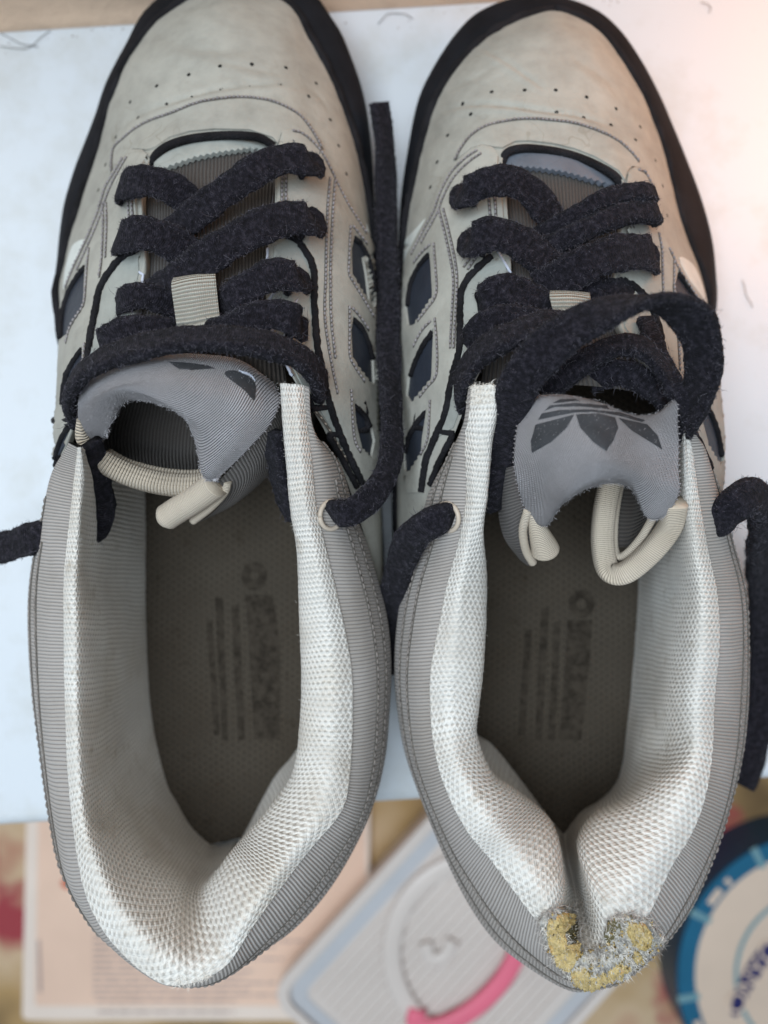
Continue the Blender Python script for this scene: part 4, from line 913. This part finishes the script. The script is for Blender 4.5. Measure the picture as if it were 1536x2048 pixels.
st = [[(958,306),(935,322),(911,346),(897,368),(884,397),(875,425),(860,453),(843,486),(829,512)], [(965,312),(941,330),(918,353),(904,374),(891,402),(881,430),(866,458),(849,490)],
      [(884,425),(895,470),(905,520),(911,570),(908,640),(906,700)], [(892,422),(903,470),(913,520),(918,570),(915,640),(913,700)],
      [(874,490),(877,540),(878,592),(860,622),(842,645)], [(875,640),(880,690),(880,750),(862,775),(846,795)], [(868,800),(866,840),(862,880),(848,910)], [(868,492),(850,508),(834,530)], [(868,645),(850,665),(834,695)],
      [(978,385),(981,420),(984,455)], [(990,382),(993,420),(995,455)], [(948,515),(930,540)], [(955,520),(938,545)],
      [(1270,345),(1283,350),(1292,366),(1302,390)], [(1310,470),(1316,505),(1318,560),(1320,620)], [(1330,500),(1350,542),(1374,580),(1396,614)], [(1340,525),(1340,580),(1342,610)], [(1348,655),(1350,700),(1352,745)],
      [(1256,420),(1254,460)], [(1262,420),(1260,460)]]
seams(Bs, bvh, st, M['thread'], upper, off=0.13, pitch=8.5)
perforations(Bs, bvh, [(740+x/1.93, y/1.93) for x, y in ((358,401),(470,355),(597,348),(717,348),(836,375),(950,420),(1043,490),(1102,620),(1130,718),(1147,832),(389,441),(720,435),(825,455),(930,483),(1025,540),(300,523),(259,626),(233,723))], upper)
tb_ = [[(985,315,5.0),(1040,305,5.3),(1120,312,5.4),(1190,335,5.3),(1255,370,5.0)], [(990,370,5.3),(1050,365,5.7),(1125,370,5.8),(1190,385,5.7),(1265,410,5.3)],
       [(992,460,5.8),(1060,460,6.3),(1130,465,6.4),(1190,470,6.3),(1270,480,5.9)], [(1000,560,6.3),(1060,560,6.9),(1130,565,7.0),(1190,570,6.9),(1255,580,6.4)],
       [(980,660,6.8),(1050,660,7.4),(1130,660,7.6),(1210,670,7.4),(1280,690,6.9)], [(960,780,7.0),(1060,770,7.8),(1150,770,8.2),(1250,780,8.0),(1340,800,7.4)]]
tg = surf([[W(*p) for p in r] for r in tb_], 60, 40); tongue = Bs.grid('tongue', tg, M['tongue_dark'])
fl = [(1008,332),(1010,315),(1030,306),(1062,308),(1110,314),(1150,323),(1206,345),(1232,362),(1226,374)]+zig((1222,372),(1180,360),3,4.5)+zig((1180,360),(1130,346),4,4.5)+zig((1130,346),(1080,338),4,4.5)+zig((1080,338),(1030,334),4,4.5)
overlay(Bs, 'tongue_flap', fl, bvh_of(tg+np.array([0, 0, 0.12])), 0.10, M['shaded_leather'], step=4, parent=tongue)
sheet = [[(1048,806,8.5),(1085,790,8.9),(1140,790,9.2),(1200,805,9.2),(1260,828,8.9),(1310,828,8.7),(1348,792,8.6)],
         [(1040,828,8.8),(1085,802,9.4),(1140,802,9.75),(1200,812,9.75),(1262,832,9.4),(1312,832,9.2),(1356,806,8.9)],
         [(1030,880,8.8),(1080,860,9.55),(1140,858,10.05),(1200,865,10.15),(1262,875,9.85),(1315,882,9.4),(1358,868,8.9)],
         [(1028,935,8.6),(1075,922,9.4),(1135,912,10.0),(1200,912,10.2),(1265,916,9.9),(1318,935,9.3),(1359,935,8.8)],
         [(1040,990,8.2),(1080,980,8.9),(1130,955,9.82),(1195,938,10.12),(1262,944,9.86),(1318,985,9.0),(1358,985,8.6)],
         [(1058,1035,7.7),(1090,1045,8.2),(1126,998,9.4),(1190,962,9.85),(1258,964,9.55),(1296,1030,8.6),(1342,1022,8.3)],
         [(1064,1044,7.5),(1094,1050,7.9),(1128,1006,8.9),(1190,972,9.2),(1256,974,8.95),(1296,1036,8.3),(1342,1030,8.1)]]
SG = surf([[W(*p) for p in r] for r in sheet], 90, 90); SG[..., 2] += 0.05*np.sin(SG[..., 0]*2.9+SG[..., 1]*2.4)*np.sin(SG[..., 1]*3.3-SG[..., 0]*1.2); shl = Bs.grid('tongue_top', SG, M['tongue_fabric'])
m_ = shl.modifiers.new('thickness', 'SOLIDIFY'); m_.thickness = 0.0012; m_.offset = -1
sb = bvh_of(SG)
for q in ([(1152,829),(1196,827),(1230,835),(1236,855),(1227,881),(1212,902),(1186,884),(1160,855)], [(1064,906),(1062,881),(1072,849),(1108,840),(1148,829),(1134,855),(1103,884)], [(1237,836),(1263,842),(1294,849),(1315,871),(1324,899),(1300,884),(1263,861)],
          [(1076,840),(1084,827),(1120,820),(1180,819),(1240,825),(1290,841),(1284,844),(1235,831),(1190,824),(1150,825),(1108,833)], [(1090,821),(1100,811),(1150,806),(1220,812),(1262,821),(1275,832),(1225,819),(1160,813),(1110,814)],
          [(1106,806),(1120,799),(1150,798),(1160,802),(1140,803),(1118,806)]):
    pts = [p for p in smooth(np.array(q, float), 60, True)]
    overlay(Bs, 'logo_leaf', dens(q, 6), sb, 0.012, M['print'], step=5, parent=shl, depth=0.0, zf=9)
sd = surf([[W(*p) for p in r] for r in ([(1032,930,8.5),(1016,935,8.0),(1000,940,7.2)], [(1046,1000,8.0),(1015,1010,7.3),(996,1015,6.4)], [(1060,1045,7.5),(1032,1070,6.8),(1008,1075,6.0)], [(1068,1125,6.6),(1058,1132,6.3),(1040,1120,5.8)])], 40, 30)
Bs.grid('tongue_side', sd, M['tongue_side'], parent=shl)
tube(Bs, 'tongue_piping', smooth(WP([(1056,1020,7.9),(1046,1060,7.4),(1052,1100,6.9),(1066,1126,6.6)]), 40), 0.12, M['cream_fine'], 10, parent=shl)
rl = smooth(WP([(1066,1025,7.8),(1076,1060,7.4),(1088,1092,7.0),(1092,1108,6.8)]), 40)
tube(Bs, 'tongue_roll', rl, np.linspace(0.14, 0.42, 40)*np.sqrt(np.clip(np.linspace(10, 0.15, 40), 0, 1)), M['cream_fine'], 18, 1, None, shl)
lp = smooth(WP([(1350,1005,8.2),(1338,1055,7.7),(1300,1105,7.3),(1250,1145,6.9),(1217,1140,6.6),(1205,1085,6.4),(1210,1015,6.3),(1226,945,6.3)]), 110)
tube(Bs, 'tongue_rim', lp, 0.30, M['cream_fine'], 16, 0.95, None, shl)
lp2 = smooth(WP([(1306,1035,7.6),(1282,1075,7.1),(1252,1108,6.7),(1234,1110,6.5),(1228,1080,6.3),(1232,1020,6.2),(1245,950,6.2)]), 80); tube(Bs, 'tongue_piping', lp2, 0.11, M['cream_fine'], 10, parent=shl)
inn = surf([[W(*p) for p in r] for r in ([(1232,950,6.2),(1230,1030,6.15),(1236,1095,6.2)], [(1275,950,6.3),(1270,1030,6.2),(1262,1090,6.4)], [(1330,950,7.4),(1320,1010,7.4),(1300,1050,7.4)])], 20, 24)
Bs.grid('tongue_inside', inn, M['tongue_dark'], parent=shl)
NS = gnorm(SG); edge_stitch(Bs, SG[8:, -1], NS[8:, -1], shl); edge_stitch(Bs, SG[8:, 0], NS[8:, 0], shl); cloth_fuzz(Bs, SG, NS, shl)
webbing(Bs, [[(1099,588,7.5),(1099,598,7.8),(1106,625,7.9),(1110,650,7.7)], [(1140,588,7.5),(1140,598,7.9),(1142,625,8.0),(1142,650,7.8)], [(1178,592,7.5),(1178,602,7.8),(1178,628,7.9),(1178,652,7.7)]])
lace(Bs, [(955,385,5.6),(928,392,6.2),(930,386,6.65),(970,366,6.95),(1020,362,7.0),(1060,382,6.9),(1092,420,6.7),(1120,462,6.3)], 0.84)
lace(Bs, [(968,484,6.2),(944,488,6.8),(948,480,7.25),(985,468,7.45),(1030,480,7.45),(1075,510,7.3),(1112,545,7.0),(1142,572,6.6)], 0.92)
lace(Bs, [(990,606,6.8),(966,608,7.25),(970,596,7.7),(1005,580,7.85),(1050,590,7.8),(1090,620,7.6),(1120,652,7.2)], 0.84)
lace(Bs, [(985,682,7.3),(956,682,7.8),(966,656,8.25),(1010,642,8.4),(1060,645,8.4),(1110,660,8.3),(1150,680,8.0)], 0.82)
lace(Bs, [(930,812,7.0),(922,775,7.9),(944,724,8.55),(985,690,8.9),(1040,664,9.05),(1100,648,9.0),(1160,650,8.7)], 0.80, 0.36, Nh=[(-0.8,0.2,0.5),(-0.7,0.3,0.6),(-0.5,0.5,0.7),(-0.2,0.6,0.8),(0,0.6,0.8),(0,0.5,0.8),(0,0.5,0.8)])
lace(Bs, [(1270,400,5.9),(1300,396,6.4),(1294,386,6.95),(1250,386,7.15),(1200,402,7.2),(1150,430,7.1),(1100,458,6.8),(1060,480,6.4)], 0.50, 0.34)
lace(Bs, [(1270,430,5.9),(1305,432,6.4),(1298,424,6.9),(1250,428,7.1),(1200,446,7.2),(1150,470,7.1),(1095,495,6.8),(1055,515,6.4)], 0.62, 0.36)
lace(Bs, [(1275,512,6.4),(1302,515,6.9),(1296,505,7.35),(1245,505,7.65),(1190,520,7.75),(1130,550,7.6),(1075,580,7.2)], 0.98)
lace(Bs, [(1265,588,6.9),(1232,585,7.25),(1180,588,7.3),(1120,605,7.1),(1080,640,6.8)], 0.8)
lace(Bs, [(1090,790,7.9),(1140,745,8.3),(1200,705,8.5),(1250,690,8.6),(1290,700,8.6),(1330,745,8.6),(1355,800,8.5),(1366,850,8.0)], 0.62, 0.3, Nh=[(0.2,0.4,0.9)]*4+[(0.3,0.4,0.8),(0.5,0.3,0.8),(0.7,0,0.7),(0.7,0,0.7)])
lace(Bs, [(1180,760,8.0),(1240,745,8.2),(1300,770,8.2),(1335,800,8.0)], 0.7)
lace(Bs, [(1290,640,7.4),(1310,690,8.0),(1330,735,8.4),(1362,790,8.8),(1378,840,8.7),(1372,880,8.2)], 0.45, 0.3)
lace(Bs, [(1000,1012,6.6),(1004,945,7.5),(1012,865,8.4),(1032,785,9.2),(1070,722,9.7),(1130,668,10.0),(1200,630,10.2),(1270,606,10.3),(1330,606,10.3),(1378,632,10.1),(1402,680,9.8),(1406,740,9.4),(1392,795,9.0),(1376,830,8.6),(1364,862,8.0)], 1.0, 0.30,
     Nh=[(0.3,-0.2,0.9),(0.3,-0.2,0.9),(-0.2,0.1,0.95),(-0.2,0.2,0.95),(-0.1,0.3,0.95),(0,0.2,1),(0,0.25,1),(0.1,0.4,0.9),(0.4,0.7,0.6),(0.75,0.6,0.0),(0.72,0.3,-0.55),(0.65,-0.1,-0.7),(0.55,-0.4,-0.65),(0.5,-0.4,-0.6),(0.5,-0.3,-0.6)])
lace(Bs, [(912,1030,6.9),(888,1036,7.75),(858,1048,7.8),(824,1076,7.3),(802,1125,6.3),(790,1190,5.2),(784,1260,4.1),(782,1340,3.0)], 0.86, 0.42, Nh=[(0,-0.3,0.9),(0,-0.3,0.9),(-0.2,-0.2,0.9),(-0.3,0,0.9),(-0.2,0,1),(0,0,1),(0,0,1),(0,0,1)])
lace(Bs, [(1418,1048,6.9),(1442,1032,7.6),(1470,1010,7.8),(1498,992,7.7),(1522,1010,7.1),(1528,1050,6.0),(1520,1100,4.4)], 0.95, 0.5)
lace(Bs, [(1522,1085,4.8),(1522,1130,3.3),(1528,1200,2.0),(1530,1300,1.2),(1524,1400,0.8),(1510,1480,0.6),(1488,1550,0.5),(1480,1566,0.45)], 1.05, 0.45)
kb = bvh_of(GK); p_, n_ = hit(kb, 896, 1034, 7); eyelet_ring(Bs, p_+n_*0.02, n_, 0.37, 0.065)
finish_fuzz(Bs)
collar_seams(Bs, GK, knit)
# torn heel: burst lining, foam and fibre
allv = np.vstack([GL.reshape(-1, 3), GK.reshape(-1, 3)]); fl_ = gridfaces(*GL.shape[:2]).tolist()+(gridfaces(*GK.shape[:2])+GL.shape[0]*GL.shape[1]).tolist()
hb = BVHTree.FromPolygons([Vector(p) for p in allv], fl_)
torn = overlay(Bs, 'torn_edge', [(1078,1832),(1100,1818),(1130,1812),(1146,1822),(1152,1850),(1160,1890),(1180,1902),(1204,1890),(1212,1855),(1222,1832),(1250,1828),(1290,1836),(1310,1858),(1322,1878),(1310,1895),(1280,1915),(1245,1945),(1200,1962),(1150,1958),(1120,1938),(1100,1900),(1084,1868)], hb, 0.08, M['torn_fibre'], step=3.2, noise=0.05, zf=8, depth=0.1)
for q, mt, of, ns in (([(1095,1832),(1120,1822),(1140,1830),(1140,1850),(1122,1862),(1128,1890),(1152,1892),(1158,1910),(1138,1932),(1118,1925),(1102,1890),(1092,1855)], 'foam', 0.17, 0.035),
                      ([(1252,1838),(1284,1842),(1296,1862),(1294,1886),(1276,1892),(1258,1882),(1250,1860)], 'foam', 0.17, 0.035),
                      ([(1142,1938),(1170,1928),(1180,1945),(1210,1940),(1240,1918),(1252,1925),(1236,1948),(1205,1962),(1180,1972),(1150,1962)], 'foam', 0.16, 0.035),
                      ([(1262,1895),(1275,1898),(1280,1915),(1268,1922),(1260,1910)], 'foam', 0.15, 0.04),
                      ([(1126,1848),(1148,1846),(1152,1875),(1150,1890),(1132,1888),(1124,1866)], 'foam_shadow', 0.12, 0.02),  # dark patches laid on the tear, painting the shade in its holes
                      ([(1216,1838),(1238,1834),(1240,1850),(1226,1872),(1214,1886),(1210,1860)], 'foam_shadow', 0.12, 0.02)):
    overlay(Bs, 'burst_foam' if mt == 'foam' else 'foam_shade_patch', dens(q, 4), hb, of, M[mt], step=3.0, noise=ns, parent=torn, zf=8, depth=0.05)
pp = np.array([hit(hb, x, y, 8)[0]+np.array([0, 0, 0.08]) for x, y in RNG.uniform((1080, 1815), (1325, 1975), (900, 2)) if inside(np.array([[x, y]]), [(1078,1832),(1130,1810),(1160,1895),(1204,1890),(1222,1828),(1300,1838),(1330,1880),(1250,1955),(1150,1968),(1098,1905)])[0]])
fv, ff = fibres(pp, np.tile([0, -0.2, 0.9], (len(pp), 1)), 4200, 0.06, 0.24, 0.0065, 1.0); Bs.mesh('frayed_threads', fv, ff, M['pale_fibre'], parent=torn, kind='stuff')
ed = np.array([hit(hb, x, y, 8)[0]+np.array([0, 0, 0.05]) for x, y in smooth(np.array([(1078,1832),(1105,1815),(1135,1811),(1150,1840),(1160,1890),(1185,1902),(1206,1885),(1216,1838),(1250,1826),(1295,1836),(1325,1880),(1290,1922),(1240,1950),(1190,1965),(1140,1958),(1105,1920),(1085,1870)], float), 220, True)])
fv, ff = fibres(ed, np.tile([0, 0, 0.5], (len(ed), 1)), 900, 0.12, 0.36, 0.008, 1.0); Bs.mesh('frayed_threads', fv, ff, M['knit'], np.zeros((len(fv), 2)), torn, kind='stuff')
g = []
for p in pp[RNG.integers(0, len(pp), 260)]:
    r = RNG.uniform(0.02, 0.06); q = RNG.normal(0, 1, (8, 3)); q /= np.linalg.norm(q, axis=1)[:, None]; q = q*r*RNG.uniform(0.6, 1.3, (8, 1))+p+np.array([*RNG.normal(0, 0.06, 2), RNG.uniform(0, 0.14)])
    g.append((q, [[0, 1, 2], [0, 2, 3], [0, 3, 4], [1, 2, 5], [2, 3, 6], [3, 4, 7], [4, 1, 5], [5, 6, 7], [0, 1, 4], [5, 2, 6], [6, 3, 7], [7, 4, 5]]))
V, f = join_geo(g); Bs.mesh('foam_crumbs', V, f, M['foam'], parent=torn, kind='stuff')
# frayed padding at the collar's front end
fe = GL[0:6, 4:30].reshape(-1, 3); fv, ff = fibres(fe, np.tile([0, 0.6, 0.7], (len(fe), 1)), 700, 0.05, 0.16, 0.007, 0.8); Bs.mesh('frayed_threads', fv, ff, M['pale_fibre'], parent=liner, kind='stuff')

# ================================================================== things on the table below
def flat_poly(name, pts, mat, parent=None, base=(0, 0, 0)):
    V = np.array([W(*p) for p in pts]); c = V.mean(0); n = len(V)
    return raw(name, np.vstack([V, c[None]]), [[i, (i+1) % n, n] for i in range(n)], mat, parent, base, shade=False)
def slab(name, pts, zb, mat, parent=None, base=(0, 0, 0)):
    V = np.array([W(*p) for p in pts]); Vb = V.copy(); Vb[:, 2] = zb; n = len(V)
    return raw(name, np.vstack([V, Vb]), [list(range(n))]+[[i, (i+1) % n, n+(i+1) % n, n+i] for i in range(n)]+[list(range(2*n-1, n-1, -1))], mat, parent, base, shade=False)
def rounded(pts, r, n=6):
    P = [np.array(p, float) for p in pts]; out = []
    for i, p in enumerate(P):
        a, b = P[i-1]-p, P[(i+1) % len(P)]-p; a = p+a/np.linalg.norm(a)*r; b = p+b/np.linalg.norm(b)*r
        out += [tuple((1-t)**2*a+2*t*(1-t)*p+t*t*b) for t in np.linspace(0, 1, n)]
    return out
# booklet
zb = -19.2
bk = bpy.data.objects.new('booklet', None); COL.objects.link(bk); bb = W(300, 1850, ZT); bk.location = bb*S
tag(bk, 'pale printed booklet lying below the left sneaker heel, lines of small text', 'booklet')
slab('cover', [(x, y, zb) for x, y in rounded([(58, 1400), (742, 1400), (735, 2040), (44, 2040)], 14)], ZT+0.02, M['page_edge'], bk, bb)
flat_poly('page', [(x, y, zb+0.02) for x, y in rounded([(80, 1405), (735, 1405), (728, 2012), (70, 2012)], 8)], M['page'], bk, bb)
random.seed(3)
for yy in list(range(1868, 1990, 12))+[2000, 2022]:
    x0 = 186 if yy < 1995 else 195; x1 = random.randint(430, 620) if yy < 1995 else 470
    x = x0
    while x < x1:
        l = random.randint(14, 46); flat_poly('text_line', [(x, yy, zb+0.04), (min(x+l, x1), yy, zb+0.04), (min(x+l, x1), yy+4, zb+0.04), (x, yy+4, zb+0.04)], M['ink'], bk, bb); x += l+5
flat_poly('margin_line', [(74, 1880, zb+0.04), (80, 1880, zb+0.04), (84, 1985, zb+0.04), (78, 1985, zb+0.04)], M['ink'], bk, bb)
flat_poly('red_mark', [(x, y, zb+0.04) for x, y in round_poly([(122, 1762), (148, 1756), (152, 1772), (130, 1778)], 12)], M['red_ink'], bk, bb)
flat_poly('red_mark', [(x, y, zb+0.04) for x, y in round_poly([(560, 1650), (640, 1640), (660, 1690), (580, 1720)], 12)], M['page_edge'], bk, bb)
# plastic food box
zc = -16.5
bx = bpy.data.objects.new('food_container', None); COL.objects.link(bx); bb = W(900, 1900, ZT); bx.location = bb*S
tag(bx, 'grey translucent plastic food container with ribbed lid and pink latch, between the heels', 'container')
C0 = np.array([533.0, 1992.0]); d = np.array([0.67, -0.742]); e = np.array([0.742, 0.67])
def lidpt(a, b_): return tuple(C0+d*a+e*b_)
def lid(a0, a1, b0, b1, r): return rounded([lidpt(a0, b0), lidpt(a1, b0), lidpt(a1, b1), lidpt(a0, b1)], r, 8)
slab('body', [(x, y, zc-0.6) for x, y in lid(14, 560, 14, 490, 46)], ZT+0.02, M['clear_plastic'], bx, bb)
slab('lid', [(x, y, zc) for x, y in lid(0, 580, 0, 505, 60)], zc-0.55, M['clear_plastic'], bx, bb)
def frame(name, a, b_, z, mt, h=0.14):
    n = len(a); V = np.array([W(x, y, z+h) for x, y in a]+[W(x, y, z+h) for x, y in b_]+[W(x, y, z) for x, y in a]+[W(x, y, z) for x, y in b_])
    f = [[i, (i+1) % n, n+(i+1) % n, n+i] for i in range(n)]+[[2*n+i, 2*n+(i+1) % n, (i+1) % n, i] for i in range(n)]+[[n+i, n+(i+1) % n, 3*n+(i+1) % n, 3*n+i] for i in range(n)]
    return raw(name, V, f, mt, bx, bb, shade=False)
frame('rim', lid(2, 578, 2, 503, 58), lid(20, 560, 20, 485, 44), zc+0.01, M['clear_plastic'], 0.35)
frame('groove', lid(24, 556, 24, 481, 42), lid(52, 528, 52, 453, 26), zc+0.01, M['grey_plastic'], 0.05)
for k in range(20):
    b0 = 66+k*19.0
    slab('rib', [(*lidpt(66, b0), zc+0.16), (*lidpt(515, b0), zc+0.16), (*lidpt(515, b0+10), zc+0.16), (*lidpt(66, b0+10), zc+0.16)], zc+0.01, M['clear_plastic'], bx, bb)
th = np.linspace(math.radians(75), math.radians(250), 40)
P = np.array([W(965+182*math.cos(t), 1905-185*math.sin(t), zc+0.35) for t in th]); V, f, _ = tube_geo(P, 0.55, 12, 0.3); raw('handle_ring', V, f, M['clear_plastic'], bx, bb)
P = smooth(WP([(850,1885,zc+0.3),(862,1918,zc+0.3),(890,1912,zc+0.3),(905,1880,zc+0.3)]), 24); V, f, _ = tube_geo(P, 0.4, 10, 0.5); raw('handle_hook', V, f, M['clear_plastic'], bx, bb)
P = smooth(WP([(836,2018,zc+0.5),(832,2046,zc+0.5),(880,2052,zc+0.5),(945,2018,zc+0.5),(1000,1965,zc+0.5),(1035,1905,zc+0.5),(1050,1850,zc+0.5)]), 60); V, f, _ = tube_geo(P, 0.52, 14, 0.6); raw('latch', V, f, M['pink_plastic'], bx, bb)
# round tin
zt = -17.0; cx, cy = 1640, 1952
tn = bpy.data.objects.new('round_tin', None); COL.objects.link(tn); bb = W(cx, cy, ZT); tn.location = bb*S
tag(tn, 'round cream tin with segmented blue rim and dark blue oval logo, at the right edge', 'tin')
def circ(r, z, n=72): return [(cx+r*math.cos(t), cy+r*math.sin(t), z) for t in np.linspace(0, 2*math.pi, n, endpoint=False)]
slab('body', circ(288, zt), ZT+0.02, M['tin_navy'], tn, bb)
flat_poly('lid_face', circ(252, zt+0.10), M['tin_cream'], tn, bb)
def arcband(name, r1, r2, a0, a1, z, mt, n=16):
    t = np.linspace(math.radians(a0), math.radians(a1), n)
    V = np.array([W(cx+r1*math.cos(x), cy-r1*math.sin(x), z) for x in t]+[W(cx+r2*math.cos(x), cy-r2*math.sin(x), z) for x in t])
    return raw(name, V, [[i, i+1, n+i+1, n+i] for i in range(n-1)], mt, tn, bb, shade=False)
for a0 in (83, 119, 155, 191, 227): arcband('rim_segment', 284, 250, a0, a0+33, zt+0.14, M['tin_blue'])
for a0 in (116, 152, 188, 224): arcband('rim_gap', 288, 244, a0, a0+3, zt+0.16, M['tin_teal'], 4)
for a0, a1 in ((139, 147), (133, 135.5), (200, 208)): arcband('rim_mark', 270, 256, a0, a1, zt+0.18, M['tin_cream'], 6)
arcband('ring_line', 172, 164, 60, 250, zt+0.14, M['tin_teal'], 40)
lg = round_poly([(1462,2028),(1470,1985),(1492,1935),(1520,1895),(1545,1880),(1552,1895),(1530,1935),(1500,1985),(1478,2030)], 40)
flat_poly('logo', [(x, y, zt+0.15) for x, y in lg], M['logo_blue'], tn, bb)
tc = bpy.data.curves.new('logo_text', 'FONT'); tc.body = 'ONYO'; tc.size = 0.016; tc.align_x = 'CENTER'; tc.align_y = 'CENTER'
tmp = bpy.data.objects.new('tmp', tc); COL.objects.link(tmp); bpy.context.view_layer.update(); tme = bpy.data.meshes.new_from_object(tmp.evaluated_get(bpy.context.evaluated_depsgraph_get())); bpy.data.objects.remove(tmp)
to = bpy.data.objects.new('logo_text', tme); COL.objects.link(to); to.parent = tn; to.location = (W(1508, 1955, zt+0.2)-bb)*S; to.rotation_euler = (0, 0, math.radians(58)); tme.materials.clear(); tme.materials.append(M['tin_cream'])
# stray hairs on the sill
hairs = [([(108,28),(130,10),(170,4),(205,14),(232,26)], 'long curved stray hair on the sill, by the left toe'), ([(0,66),(22,78),(48,90),(76,94)], 'stray hair in the grimy corner at the upper left edge'),
         ([(0,92),(30,98),(60,94),(100,62)], 'stray hair lowest in the upper left corner'), ([(1405,6),(1420,14),(1418,26)], 'short dark hair at the top edge above the right toe'), ([(756,48),(780,28),(808,30),(826,38)], 'thin stray hair on the sill between the two toes'),
         ([(1485,560),(1492,590),(1505,615)], 'faint hair on the sill beside the right shoe loop')]
for q, lb in hairs:
    P = smooth(np.array([W(x, y, 0.04) for x, y in q]), 30); P[:, 2] += 0.06*np.sin(np.linspace(0, 6, 30))**2
    V, f, _ = tube_geo(P, 0.011, 5); o = raw('stray_hair', V-P.mean(0), f, M['hair']); o.location = P.mean(0)*S; tag(o, lb, 'hair', 'stray hairs on the sill')

# crumbs and dust along the joint of sill and frame
g = []
for k in range(150):
    near = k < 110
    x = RNG.uniform(-16, 16); y = yb-abs(RNG.normal(0, 0.35))-0.08 if near else RNG.uniform(yf+1, yb-0.5)
    r = RNG.uniform(0.012, 0.045) if near else RNG.uniform(0.008, 0.025)
    P = np.array(rot(x, y, 0.004))
    a = RNG.uniform(0, 6.28, 5); a.sort(); ring = np.array([P+np.array([math.cos(t)*r*RNG.uniform(0.6, 1.4), math.sin(t)*r*RNG.uniform(0.6, 1.4), 0]) for t in a])
    g.append((np.vstack([ring, (P+np.array([0, 0, r*0.8]))[None]]), [[i, (i+1) % 5, 5] for i in range(5)]))
V, f = join_geo(g); o = raw('dust_crumbs', V, f, M['crumb'], shade=False); tag(o, 'brown dust crumbs scattered along the back of the white sill', 'dust', kind='stuff')
